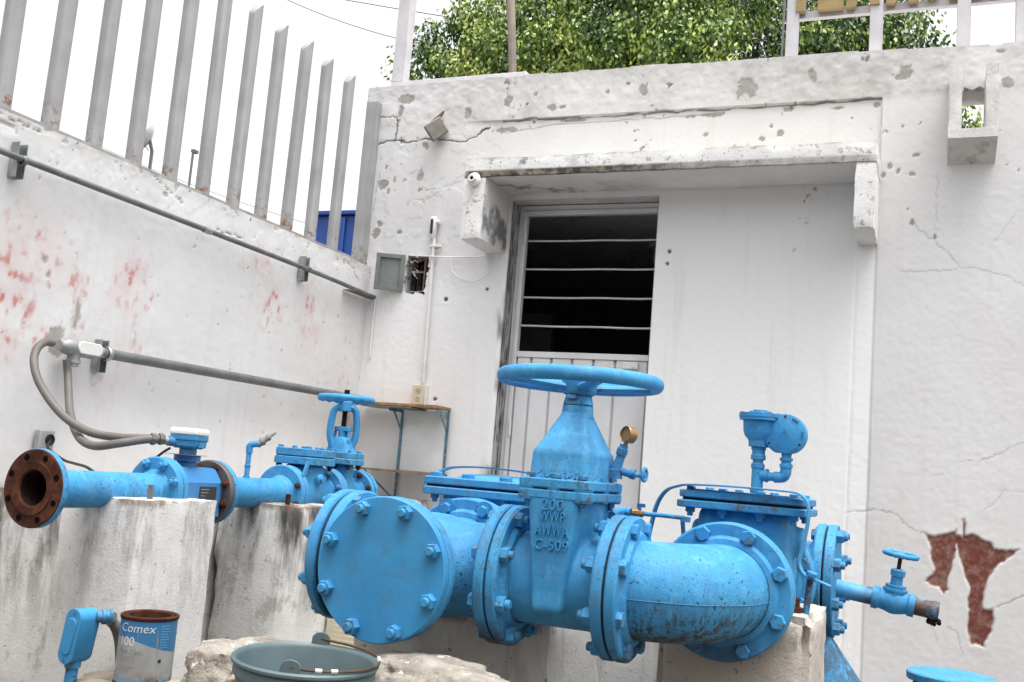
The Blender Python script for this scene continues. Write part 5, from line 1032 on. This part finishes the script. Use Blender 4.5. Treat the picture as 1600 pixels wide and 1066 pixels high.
# ------------------------------------------------------------------ conduits on the side wall
def strut(parent, y, z, h):
    mb = MB(); x = XL + .008
    for yy in (-.018, .018): mb.bb(x, x + .038, y + yy - .0015, y + yy + .0015, z - h / 2, z + h / 2)
    mb.bb(x, x + .003, y - .0165, y + .0165, z - h / 2, z + h / 2); return mb.part('strut_bracket', M['galv'], parent)
uc = thing('conduit', 'thin dark grey conduit running high along the side wall below the fence', 'conduit', (XL + .05, 3.5, 1.97)); mb = MB(); mb.tube(bez([(XL + .055, 1.4, 1.985), (XL + .055, 2.6, 1.978), (XL + .055, 4.4, 1.972), (XL + .05, 5.19, 1.958)], 30), .0125, 12); mb.part('conduit_tube', M['conduit'], uc)
for y in (2.627, 4.48): strut(uc, y, 1.975, .13); mb = MB(); mb.torus((XL + .055, y, 1.974), (0, 1, 0), .016, .003, .010, 20, 8); mb.part('clamp', M['conduit'], uc)
mb = MB(); mb.lathe((XL + .055, 3.63, 1.9745), (0, 1, 0), [(.0125, 0), (.0155, .001), (.0155, .05), (.0125, .051)], 16); mb.part('coupling', M['galv'], uc)
lc = thing('conduit', 'thick dark grey conduit running low along the side wall to the corner', 'conduit', (XL + .05, 4.1, 1.34)); mb = MB(); mb.tube([(XL + .062, 3.11, 1.337), (XL + .062, 4.2, 1.342), (XL + .062, 5.16, 1.347)], .0215, 16); mb.part('conduit_tube', M['conduit'], lc); strut(lc, 3.145, 1.327, .13)
mb = MB(); mb.torus((XL + .062, 3.145, 1.337), (0, 1, 0), .026, .004, .012, 20, 8); mb.part('clamp', M['galv'], lc)
jb = thing('junction_fitting', 'pale grey conduit body with oval cover and two hoses on the side wall', 'conduit fitting', (XL + .05, 3.0, 1.30))
mb = MB(); yy0, yy1 = 2.925, 3.085; rg = []
for y, r_ in ((yy0 - .03, .020), (yy0 - .012, .021), (yy0, .030), (yy0 + .03, .033), (yy1 - .02, .033), (yy1, .026), (yy1 + .02, .025)): rg.append([Vector((XL + .062 + r_ * math.cos(a), y, 1.337 + r_ * math.sin(a))) for a in [2 * math.pi * k / 24 for k in range(24)]])
mb.rings(rg); mb.lathe((XL + .062, 2.975, 1.32), (0, 0, -1), [(0, 0), (.026, 0), (.024, .03), (.028, .031), (.028, .042), (.022, .043), (.022, .055), (0, .055)], 20); mb.part('fitting_body', M['castalu'], jb)
mb = MB(); ov = [(math.copysign(max(abs(math.cos(a)) * .02 + .042, 0), math.cos(a)) if abs(math.cos(a)) > 1e-6 else 0, math.sin(a) * .024) for a in [2 * math.pi * k / 28 for k in range(28)]]; mb.prism(ov, (XL + .092, 3.02, 1.340), (0, 1, 0), (0, 0, 1), (1, 0, 0), .009); mb.part('oval_cover', M['lid'], jb, .003)
def hose(label, pts, r_=.0145):
    P_ = bez([at(a, b, X=c) for a, b, c in pts], 150); mb = MB(); mb.tube(P_, r_, 12, ribs=.035); return mb.solo('flexible_hose', M['hose'], P_[0], label, 'hose', sharp=80)
hose('grey flexible hose looping wide from the conduit body to the flow meter', [(82, 536, -3.068), (70, 535, -3.05), (58, 545, -3.03), (53, 565, -3.0), (60, 595, -2.95), (80, 628, -2.88), (105, 655, -2.80), (140, 675, -2.70), (180, 683, -2.60), (225, 685, -2.50), (258, 686, -2.455)])
hose('grey flexible hose dropping straight from the conduit body to the flow meter', [(104, 562, -3.068), (106, 585, -3.06), (107, 610, -3.02), (109, 640, -2.95), (116, 668, -2.84), (128, 688, -2.72), (150, 697, -2.62), (185, 693, -2.54), (225, 687, -2.48), (248, 686, -2.45)])
mb = MB()
for px in (240, 252): c = at(px, 686.2, X=-2.462); mb.lathe(c - Vector((.004, .008, 0)), Vector((.45, .89, .02)), [(0, 0), (.020, 0), (.021, .008), (.019, .016), (0, .016)], 8)
mb.solo('hose_coupling', M['hose'], at(246, 686, X=-2.462), 'ribbed grey coupling nuts where the hoses enter the meter', 'coupling')
wp = thing('cable_outlet', 'grey wall plate with cable hole above the rusty flange', 'wall plate', (XL, 2.945, .9)); q = at(68, 690, X=XL + .02)
mb = MB(); mb.box((XL + .022, q.y, q.z - .03), (.03, .07, .15)); mb.part('plate', M['conduit2'], wp, .005)
mb = MB(); mb.lathe((XL + .036, q.y + .012, q.z + .008), (1, 0, 0), [(.018, .001), (.022, .0015), (.022, .005), (.018, .006), (.016, .001), (0, .0015)], 24); mb.part('grommet', M['black'], wp)
mb = MB(); mb.tube(bez([(XL + .04, q.y + .012, q.z + .008), at(75, 700, X=-3.03), at(98, 718, X=-2.9), at(115, 724, X=-2.75), at(135, 730, X=-2.6), at(152, 742, X=-2.5)], 40), .005, 8); mb.tube(bez([at(266, 700, X=-2.44), at(256, 706, X=-2.46), at(245, 714, X=-2.48), at(225, 726, X=-2.5)], 20), .0045, 8); mb.part('black_cable', M['black'], wp)
# ------------------------------------------------------------------ electrics and fixtures on the rear wall
def W(px, py, out=0.): return at(px, py, Y=YB - out)
eb = thing('switch_box', 'open grey switch box with bare wires in a broken wall niche', 'switch box', (-2.9, YB, 2.0)); n0, n1, m0, m1 = NICHE
mb = MB(); mb.bb(n0 - .01, n1 + .02, YB + .11, YB + .12, m0 - .02, m1 + .02)
for a in ((n0 - .012, n0 - .006, m0, m1), (n1 + .006, n1 + .012, m0, m1)): mb.bb(a[0], a[1], YB + .03, YB + .11, a[2], a[3])
mb.bb(n0, n1, YB + .03, YB + .11, m0 - .012, m0 - .006); mb.bb(n0, n1, YB + .03, YB + .11, m1 + .006, m1 + .012); mb.part('box_shell', M['rustdark'], eb)
for k, x in enumerate((-2.872, -2.834, -2.79)): mb = MB(); mb.bb(x - .014, x + .014, YB + .06, YB + .105, 2.02, 2.11 + .03 * (k % 2)); mb.bb(x - .006, x + .006, YB + .045, YB + .06, 2.05, 2.07); mb.part('fuse_holder', M['black'], eb, .002)
for (z, x0_, x1_) in ((2.115, -2.89, -2.77), (2.0, -2.89, -2.765)): mb = MB(); mb.tube([(x0_, YB + .012, z), ((x0_ + x1_) / 2, YB + .008, z - .002), (x1_, YB + .012, z + .002)], .004, 8); mb.part('rail', M['lampgrey'], eb)
mb = MB(); mb.bb(-2.776, -2.766, YB + .0, YB + .05, 2.0, 2.2); mb.part('edge_strip', M['copperdull'], eb)
for k in range(16):
    r0 = Vector((random.uniform(-2.885, -2.80), YB + random.uniform(.005, .03), random.uniform(2.12, 2.195))); P_ = [r0]
    for j in range(4): P_.append(P_[-1] + Vector((random.uniform(-.026, .026), random.uniform(-.014, .010), random.uniform(-.032, .014))))
    mb = MB(); mb.tube(bez(P_, 14), random.choice((.0016, .0022, .003)), 6); mb.part('wire', M[random.choice(('copper', 'wire', 'black', 'white'))], eb)
hx_, hz0, hz1 = -2.898, 1.995, 2.212; dvv = Vector((-.90, -.43, 0)).normalized(); dn_ = Vector((dvv.y, -dvv.x, 0)); dn_ = dn_ if dn_.y < 0 else -dn_
h0 = Vector((hx_, YB - .015, 0)); wd_ = .168; mb = MB(); mb.prism([(0, hz0), (wd_, hz0 + .0), (wd_, hz1), (0, hz1)], h0, dvv, (0, 0, 1), dn_ * -1, .003); dpl = mb.part('box_door', M['boxgrey'], eb)
mb = MB(); i = .024
for a, b, c, d in ((0, wd_, hz0, hz0 + i), (0, wd_, hz1 - i, hz1), (0, i, hz0 + i, hz1 - i), (wd_ - i, wd_, hz0 + i, hz1 - i)): mb.prism([(a, c), (b, c), (b, d), (a, d)], h0 + dn_ * .012, dvv, (0, 0, 1), dn_ * -1, .0115)
mb.part('door_rim', M['boxgrey'], dpl, .001)
# vertical conduit, outlet
vc = thing('conduit', 'white painted vertical conduit down the rear wall to the outlet', 'conduit', (-2.70, YB, 1.45)); zc0, zc1 = 1.46, 2.31
mb = MB(); mb.tube([(-2.712, YB - .03, zc1), (-2.706, YB - .03, 1.9), (-2.698, YB - .03, zc0)], .0105, 12); mb.part('conduit_tube', M['white'], vc)
mb = MB(); cx_ = -2.722; mb.rings([rrect(0, 0, z, .019, .017, .012) for z in (0, .004)]); mb = MB()
mb.rings([[Vector((cx_ + p.x, YB - .032 + p.y, z)) for p in rrect(0, 0, 0, hx2, hy2, .012)] for z, hx2, hy2 in ((2.305, .013, .013), (2.32, .018, .02), (2.42, .02, .022), (2.437, .016, .018))]); mb.lathe((cx_ + .02, YB - .03, 2.405), (1, 0, 0), [(0, 0), (.013, 0), (.013, .02), (0, .02)], 14); bd = mb.part('conduit_body', M['white'], vc, .002)
mb = MB(); mb.prism([(math.cos(a) * .0085, math.sin(a) * .0085 + (.036 if math.sin(a) > 0 else -.036)) for a in [2 * math.pi * k / 20 for k in range(20)]], (cx_ - .002, YB - .0545, 2.375), (1, 0, 0), (0, 0, 1), (0, -1, 0), .0012); mb.part('open_slot', M['black'], bd)
for z in (2.262,): mb = MB(); mb.bb(-2.735, -2.665, YB - .042, YB - .016, z - .006, z + .006); mb.part('clip', M['white'], vc, .002)
ot = thing('power_outlet', 'cream double power outlet above the corner shelf', 'outlet', (-2.72, YB, 1.34)); mb = MB(); mb.bb(-2.757, -2.683, YB - .036, YB - .006, 1.336, 1.450); mb.part('cover_plate', M['cream'], ot, .004)
mb = MB(); mb.bb(-2.682, -2.668, YB - .030, YB - .006, 1.333, 1.447); mb.part('back_box', M['white'], ot)
for z in (1.369, 1.417):
    mb = MB(); mb.prism([(.0165 * math.cos(a), max(-.0135, min(.0135, .0175 * math.sin(a)))) for a in [2 * math.pi * k / 24 for k in range(24)]], (-2.72, YB - .0362, z), (1, 0, 0), (0, 0, 1), (0, -1, 0), .002); rc = mb.part('receptacle', M['creamdark'], ot)
    mb = MB()
    for x_, h_ in ((-.006, .008), (.006, .0065)): mb.box((-2.72 + x_, YB - .0385, z + .003), (.002, .001, h_))
    mb.cyl((-2.72, YB - .038, z - .0075), (-2.72, YB - .039, z - .0075), .0022, n=8); mb.part('slots', M['black'], rc)
# cable tacked along the wall, and hanging loop
tc = MB(); tc.tube(bez([W(640, 399, .02), W(680, 401, .045), W(705, 402, .022), W(745, 401.5, .022), W(757, 400.5, .022)], 24), .0042, 8); tc.tube(bez([W(705, 402, .022), W(706, 420, .022), W(712, 430, .025), W(722, 436, .022), W(738, 439.5, .02), W(750, 436, .022), W(760, 429, .022), W(762, 420, .022), W(760, 405, .022), W(757, 400, .022)], 50), .0032, 8)
tc.solo('wall_cable', M['white'], W(705, 402, .02), 'thin white cable hanging in a loop right of the vertical conduit', 'cable')
tc = MB(); tc.tube(bez([at(741, 296, Y=4.838), at(735, 304, Y=4.846), at(729, 318, Y=4.846), at(725, 345, Y=4.846), at(723, 370, Y=4.846)], 24), .0022, 6); tc.solo('hood_cable', M['white'], at(739, 296, Y=4.84), 'thin cable hanging from the porcelain socket down the hood cheek', 'cable')
# porcelain lamp socket on the hood cheek front
ls = thing('lamp_socket', 'round white porcelain lamp socket on the left end of the door hood', 'lamp socket', tuple(at(739, 281, Y=4.83))); c = at(741, 281, Y=4.842)
mb = MB(); mb.lathe(c, (0, -1, 0), [(0, 0), (.037, 0), (.039, .005), (.036, .009), (.029, .012), (.020, .020), (.019, .035), (.017, .037), (.010, .036), (.010, .015), (0, .015)], 36); mb.part('socket_body', M['white'], ls)
mb = MB(); mb.lathe(c, (0, -1, 0), [(0, .0175), (.0098, .0175), (.0098, .0335)], 20); mb.part('socket_hole', M['black'], ls)
# flood lamp hanging on the wall
fl_ = thing('flood_lamp', 'small dull grey flood lamp hanging above the long wall crack', 'lamp', tuple(W(680, 200, .05))); c = W(681, 202, .07); rot = Matrix.Rotation(R(-28), 3, 'Y') @ Matrix.Rotation(R(35), 3, 'X') @ Matrix.Rotation(R(20), 3, 'Z')
mb = MB(); mb.rings([[c + rot @ Vector((x * s_, y_, z * s_)) for x, z in ((-.055, -.05), (.055, -.05), (.055, .05), (-.055, .05))] for y_, s_ in ((-.03, 1), (-.02, 1.05), (.0, 1.0), (.035, .55))]); mb.part('lamp_case', M['lampgrey'], fl_, .005)
mb = MB(); mb.rings([[c + rot @ Vector((x, y_, z)) for x, z in ((-.047, -.043), (.047, -.043), (.047, .043), (-.047, .043))] for y_ in (-.034, -.0305)]); mb.part('lamp_glass', M['lampface'], fl_)
mb = MB(); mb.tube([c + rot @ Vector((.0, .02, .045)), W(697, 172, .0)], .007, 8); mb.tube([c + rot @ Vector((.050, .01, .03)), W(694, 190, .0)], .004, 6); mb.part('bracket_arm', M['wire'], fl_)
# angle stub in the corner and thin pipe below
mb = MB(); p, q = at(538, 466, X=XL + .02), Vector((XL + .10, YB - .02, 1.955)); mb.bb(XL + .005, XL + .04, p.y, YB - .01, 1.948, 1.953); mb.bb(XL + .036, XL + .041, p.y, YB - .01, 1.940, 1.9475); mb.solo('angle_bracket', M['strip'], (XL + .03, 5.0, 1.94), 'thin angle iron stub in the wall corner under the upper conduit', 'bracket')
mb = MB(); mb.tube([(XL + .06, YB - .02, 1.94), (XL + .058, YB - .02, 1.6)], .006, 8); mb.solo('corner_tube', M['white'], (XL + .06, YB - .02, 1.6), 'short thin white tube hanging in the wall corner', 'pipe')
# shelves
sh = thing('wall_shelf', 'bare wood shelf on blue brackets below the outlet', 'shelf', (-2.78, YB - .1, .9))
mb = MB(); mb.bb(-3.06, -2.512, YB - .20, YB - .016, 1.312, 1.328); mb.part('shelf_board', M['wood'], sh, .001); mb = MB(); mb.bb(-2.98, -2.66, YB - .225, YB - .02, 1.302, 1.308); mb.part('thin_sheet', M['conduit'], sh)
mb = MB(); mb.bb(-3.0, -2.50, YB - .19, YB - .016, .946, .958); mb.part('lower_board', M['woodgrey'], sh, .001)
for x in (-2.815, -2.522):
    mb = MB(); mb.bb(x - .007, x + .007, YB - .026, YB - .020, .74, 1.311); mb.part('upright', M['bluebracket'], sh)
    mb = MB(); mb.bb(x - .002, x + .002, YB - .185, YB - .021, 1.285, 1.3015); mb.part('arm', M['bluebracket'], sh); mb = MB(); mb.prism([(0, 0), (.02, 0), (.11, .09), (.09, .09)], (x - .002, YB - .021, 1.195), (0, -1, 0), (0, 0, 1), (1, 0, 0), .004); mb.part('brace', M['bluebracket'], sh)
mb = MB(); mb.tube([(-2.955, YB - .15, .944), (-2.83, YB - .025, .80)], .006, 6); mb.part('brace', M['bluebracket'], sh)
mb = MB(); mb.bb(-2.803, -2.534, YB - .020, YB - .013, .960, 1.300); mb.part('back_panel', M['panelgrey'], sh)
# ------------------------------------------------------------------ foreground: rubble, bucket, tin, conduit
def rock(name, label, c, rad, seed, mat='rubble', flat=1.):
    bm = bmesh.new(); bmesh.ops.create_icosphere(bm, subdivisions=5, radius=1)
    for v in bm.verts:
        d = v.co.copy(); k = 1 + .30 * mn.noise(d * 1.4 + Vector((seed, 0, 0))) + .14 * mn.noise(d * 3.7 + Vector((seed, 5, 0))) + .06 * mn.noise(d * 9 + Vector((0, seed, 0))) + .025 * mn.noise(d * 22)
        p = Vector((d.x * rad[0], d.y * rad[1], d.z * rad[2])) * k
        if p.z > rad[2] * .62 * flat: p.z = rad[2] * .62 * flat + (p.z - rad[2] * .62 * flat) * .35
        v.co = p
    me = bpy.data.meshes.new(name); bm.to_mesh(me); bm.free(); smooth(me, 60); me.materials.append(M[mat]); o = bpy.data.objects.new(name, me); COL.objects.link(o); o.location = c; LOC[o.name] = Vector(c)
    return fin(o, label, 'rubble')
cb_ = at(222, 1066, d=2.93)
rock('rubble_chunk', 'lumpy white-flecked rubble chunk left of the bucket', Vector(at(395, 1016, d=2.75)) - Vector((0, 0, .115)), (.19, .16, .185), 3.1)
rock('rubble_chunk', 'long flat rubble slab right of the bucket below the cross', Vector(at(680, 1042, d=2.30)) - Vector((0, 0, .075)), (.21, .13, .12), 8.7)
rock('rubble_chunk', 'sandy rubble lump under the paint tin', (cb_.x - .02, cb_.y + .01, .20), (.26, .15, .165), 5.2, 'sandy'); rock('rubble_chunk', 'small stone beside the bucket near the rubble', at(377, 1062, d=2.35), (.035, .03, .03), 1.2, 'sandy')
rock('rubble_chunk', 'low broken concrete lump hidden behind the bucket', (-1.5, 2.25, .24), (.25, .2, .22), 12.4); rock('rubble_chunk', 'flat broken concrete piece under the bucket', (-1.22, 1.9, .20), (.26, .22, .18), 15.4)
bk_ = thing('bucket', 'grey-green plastic bucket with wire handle on the rubble', 'bucket', (-1.235, 1.948, .315)); bc = Vector((-1.235, 1.948, .562)); bax = Vector((.035, -.02, 1)).normalized()
mb = MB(); mb.lathe(bc, bax, [(0, -.235), (.112, -.235), (.116, -.232), (.146, -.03), (.152, -.028), (.152, -.012), (.149, -.008), (.153, -.006), (.158, -.002), (.158, .003), (.153, .007), (.148, .004), (.145, -.004), (.112, -.225), (0, -.227)], 72); mb.part('bucket_body', M['bucket'], bk_, sharp=40)
e1, e2 = at(457, 1040, d=(bc - CAM).dot(_f) - .12), at(498, 1008, d=(bc - CAM).dot(_f) + .14); bu = (e2 - e1); bu = (bu - bax * bu.dot(bax)).normalized(); bs = bu.cross(bax); bs = bs if bs.x > 0 else -bs
ear = [bc - bu * .150, bc + bu * .150]
for e in ear: mb = MB(); mb.prism([(-.021, -.004), (.021, -.004), (.021, .016)] + [(.021 * math.cos(R(a)), .016 + .017 * math.sin(R(a))) for a in range(15, 180, 15)] + [(-.021, .016)], e - bu * .002, bs, bax, bu, .004); mb.part('ear', M['bucket'], bk_, .001)
hp = [ear[0] + bax * .018] + [bc + bax * (.016 - .006 * math.sin(R(a))) + bs * (.158 * math.sin(R(a))) - bu * (.150 * math.cos(R(a))) for a in range(12, 180, 12)] + [ear[1] + bax * .018]
mb = MB(); mb.tube(bez(hp, 60), .0028, 8); mb.part('wire_handle', M['wire'], bk_)
mb = MB()
for a in (18, 30, 96, 104): q = bc + bax * (.017 - .006 * math.sin(R(a))) + bs * (.158 * math.sin(R(a))) - bu * (.150 * math.cos(R(a))); q2 = bc + bax * (.017 - .006 * math.sin(R(a + 5))) + bs * (.158 * math.sin(R(a + 5))) - bu * (.150 * math.cos(R(a + 5))); mb.tube([q, q2], .0042, 8)
mb.part('paint_flecks', M['lid'], bk_)
# ---- paint tin
cb = at(222, 1066, d=2.93); cn = thing('paint_tin', 'open rusty-rimmed paint tin with blue and white label', 'paint tin', cb); cr0 = .0785
lo_ = MB(); lo_.lathe((0, 0, 0), (0, 0, 1), [(cr0, .008), (cr0, .182)], 64); lm_ = lo_.mesh('label_wrap', mats=[M['label']]); lo = bpy.data.objects.new('label_wrap', lm_); COL.objects.link(lo); lo.parent = cn
fd = Vector((-cb.x, -cb.y, 0)).normalized(); lo.rotation_euler = (0, 0, math.atan2(fd.y, fd.x) + R(90))
mb = MB(); mb.lathe(cb, (0, 0, 1), [(0, .002), (cr0 - .002, .002), (cr0 + .002, .0), (cr0 + .003, .004), (cr0 + .0005, .008), (cr0 + .0003, .009)], 64); mb.part('bottom_rim', M['rust'], cn); mb = MB(); mb.lathe(cb, (0, 0, 1), [(cr0 + .0004, .180), (cr0 + .003, .184), (cr0 + .003, .190), (cr0 - .001, .193), (cr0 - .006, .190), (cr0 - .008, .182), (cr0 - .013, .182), (cr0 - .015, .190), (cr0 - .018, .190), (cr0 - .019, .17)], 64); mb.part('rim', M['rust'], cn)
mb = MB(); mb.lathe(cb, (0, 0, 1), [(cr0 - .002, .178), (cr0 - .002, .02), (0, .018)], 48); mb.part('tin_inside', M['rustdark'], cn)
fa = math.atan2(fd.y, fd.x)
def onTin(mb, txt, size, arc, z, bold=1., slant=0., wsc=1.):
    vs, fs = textgeo(txt, size, .0003, 'LEFT'); mb.add([Vector((cb.x + (cr0 + .0007 + q.z) * math.cos(fa + (arc + (q.x * wsc + q.y * slant)) / cr0), cb.y + (cr0 + .0007 + q.z) * math.sin(fa + (arc + (q.x * wsc + q.y * slant)) / cr0), cb.z + z + q.y)) for q in vs], fs)
mb = MB(); onTin(mb, 'Comex', .034, -.088, .150, slant=.15, wsc=1.05); mb.part('brand_print', M['print_white'], cn)
mb = MB(); onTin(mb, '100', .036, -.088, .112); mb.part('number_print', M['print_pale'], cn)
mb = MB(); onTin(mb, 'Flash Coat.', .017, -.084, .092)
for k, l in enumerate((.05, .045, 0, .055, .04)):
    if l:
        n_ = 8; vs = []; z = .081 - .009 * k
        for i in range(n_ + 1):
            a = fa + (-.082 + l * i / n_) / cr0; vs += [(cb.x + (cr0 + .0008) * math.cos(a), cb.y + (cr0 + .0008) * math.sin(a), cb.z + z), (cb.x + (cr0 + .0008) * math.cos(a), cb.y + (cr0 + .0008) * math.sin(a), cb.z + z + .0028)]
        mb.add(vs, [(2 * i, 2 * i + 2, 2 * i + 3, 2 * i + 1) for i in range(n_)])
mb.part('small_print', M['print_grey'], cn)
mb = MB(); fl0 = [(0, 0), (.004, 0), (.0052, .004), (.004, .008), (.001, .013), (.0005, .008), (-.002, .009), (-.0042, .005), (-.0035, 0)]; mb.add([(cb.x + (cr0 + .0009) * math.cos(fa + (.040 + x * 1.1) / cr0), cb.y + (cr0 + .0009) * math.sin(fa + (.040 + x * 1.1) / cr0), cb.z + .068 + y) for x, y in fl0], [tuple(range(len(fl0)))]); mb.part('flame_mark', M['print_black'], cn)
mb = MB()
for k in range(9):
    l = random.uniform(.022, .030); vs = []; z = .168 - .0075 * k
    for i in range(5): a = fa + (.036 + l * i / 4) / cr0; vs += [(cb.x + (cr0 + .0008) * math.cos(a), cb.y + (cr0 + .0008) * math.sin(a), cb.z + z), (cb.x + (cr0 + .0008) * math.cos(a), cb.y + (cr0 + .0008) * math.sin(a), cb.z + z + .002)]
    mb.add(vs, [(2 * i, 2 * i + 2, 2 * i + 3, 2 * i + 1) for i in range(4)])
mb.part('side_print', M['print_sky'], cn)
# ---- blue conduit body on its stub
cbx = thing('conduit_outlet', 'blue oval conduit body on an upright stub left of the paint tin', 'conduit fitting', (-2.25, 2.32, GZ)); ctr = at(122, 993, d=2.9)
rt_ = Matrix.Rotation(R(8), 3, 'Y') @ Matrix.Rotation(R(-4), 3, 'Z')
mb = MB()
def cring(y_, s_): return [ctr + rt_ @ Vector((x * s_, y_, z * (1 if abs(z) < .05 else (.05 + (abs(z) - .05) * s_) / abs(z)))) for x, z in [(.029 * math.cos(a), .029 * math.sin(a) + (.048 if math.sin(a) >= 0 else -.048)) for a in [2 * math.pi * k / 28 for k in range(28)]]]
mb.rings([cring(-.026, 1.), (cring(.032, 1.)), cring(.044, .86)]); mb.part('fitting_body', M['bluesmooth'], cbx, .002)
mb = MB(); mb.rings([cring(-.0305, 1.04), cring(-.0265, 1.06)]); cvp = mb.part('cover', M['bluesmooth'], cbx, .0015)
mb = MB(); mb.rings([[ctr + rt_ @ Vector((x, y_, z)) for x, z in [(r_ * math.cos(a), r_ * math.sin(a) + (.034 if math.sin(a) >= 0 else -.034)) for a in [2 * math.pi * k / 24 for k in range(24)]]] for y_, r_ in ((-.0308, .019), (-.034, .016))]); mb.part('raised_pad', M['bluesmooth'], cvp, .001)
for s_ in (-1, 1): mb = MB(); q = ctr + rt_ @ Vector((0, -.0305, .067 * s_)); mb.cyl(q, q + rt_ @ Vector((0, -.0025, 0)), .004, n=10); mb.part('screw', M['bluedark'], cvp)
sb = ctr + rt_ @ Vector((0, .004, -.070)); mb = MB(); mb.tube([sb + Vector((0, 0, .01)), sb + Vector((0, 0, -.02))], .022, 18); mb.part('collar', M['bluesmooth'], cbx); mb = MB(); mb.tube([sb, (sb.x - .006, sb.y, GZ - .02)], .017, 16); mb.part('stub_pipe', M['bluerust'], cbx)
g1 = ctr + rt_ @ Vector((.022, .03, .056)); gd = Vector((.60, .80, .03)).normalized(); mb = MB(); mb.lathe(g1, gd, [(.016, 0), (.016, .014), (.021, .015), (.021, .026), (.018, .028), (.018, .034), (.021, .036), (.021, .044), (0, .045)], 18); mb.part('gland', M['blue'], cbx)
P_ = bez([g1 + gd * .04, at(172, 968, d=3.02), at(181, 980, d=3.04), at(187, 1000, d=3.05), at(189, 1030, d=3.05), at(190, 1075, d=3.05)], 60); mb = MB(); mb.tube(P_, .0165, 14); mb.part('flexible_hose', M['hose'], cbx)
# ---- plastic crate, lower right flange, weeds
ct = thing('plastic_crate', 'cream slotted plastic crate low between the sooty pier and the cross', 'crate', (-2.08, 3.78, GZ))
mb = MB(); cx0, cx1, cy0, cy1 = -2.24, -1.90, 3.66, 3.95
for k in range(13): z = .17 + k * .0185; mb.bb(cx0, cx1, cy0, cy0 + .006, z, z + .0125); mb.bb(cx1 - .006, cx1, cy0 + .007, cy1, z, z + .0125)
for x in (cx0, (cx0 + cx1) / 2, cx1 - .02): mb.bb(x, x + .02, cy0 - .002, cy0 - .0002, .16, .42)
mb.bb(cx0, cx0 + .006, cy0 + .007, cy1, .16, .42); mb.bb(cx0, cx1, cy1, cy1 + .006, .16, .42); mb.bb(cx0, cx1, cy0, cy1, .152, .159); mb.part('slatted_side', M['cream'], ct)
q0, q1 = at(1416, 1048, Y=3.6), at(1559, 1062, Y=3.6); fc = (q0 + q1) / 2; rr = (q1 - q0).length / 2
ff = thing('capped_pipe', 'blue horizontal pipe flange standing at the lower right corner', 'pipe', (fc.x, fc.y, GZ)); mb = MB(); mb.lathe((fc.x, fc.y, fc.z - .02), (0, 0, 1), [(0, .022), (rr - .004, .022), (rr, .018), (rr, 0), (rr - .003, -.003), (.07, -.004), (.065, -.01), (.065, GZ - fc.z), (0, GZ - fc.z)], 56); mb.part('flange', M['bluepale'], ff)
bolts(BRU, ff, (fc.x, fc.y, fc.z - .024), (0, 0, -1), rr * .8)
def weed(p, h, label):
    mb = MB(); p = Vector(p)
    for k in range(5):
        a = random.uniform(0, 6.28); t = p + Vector((math.cos(a) * h * .25, math.sin(a) * h * .25, h * random.uniform(.5, 1))); s_ = Vector((-math.sin(a), math.cos(a), 0)) * h * .06; m_ = (p + t) / 2 + Vector((0, 0, h * .08)); mb.add([p - s_ * .3, p + s_ * .3, m_ + s_, t, m_ - s_], [(0, 1, 2, 3, 4)])
    mb.solo('weed', M['weed'], p, label, 'weed')
q = at(1462, 1042, Y=3.85); weed((q.x, q.y, GZ), q.z + .06 - GZ, 'thin green weed growing behind the lower right flange'); q = at(1434, 1066, Y=3.45); weed((q.x, q.y, GZ), q.z + .01 - GZ, 'thin weed growing in front of the lower right flange')
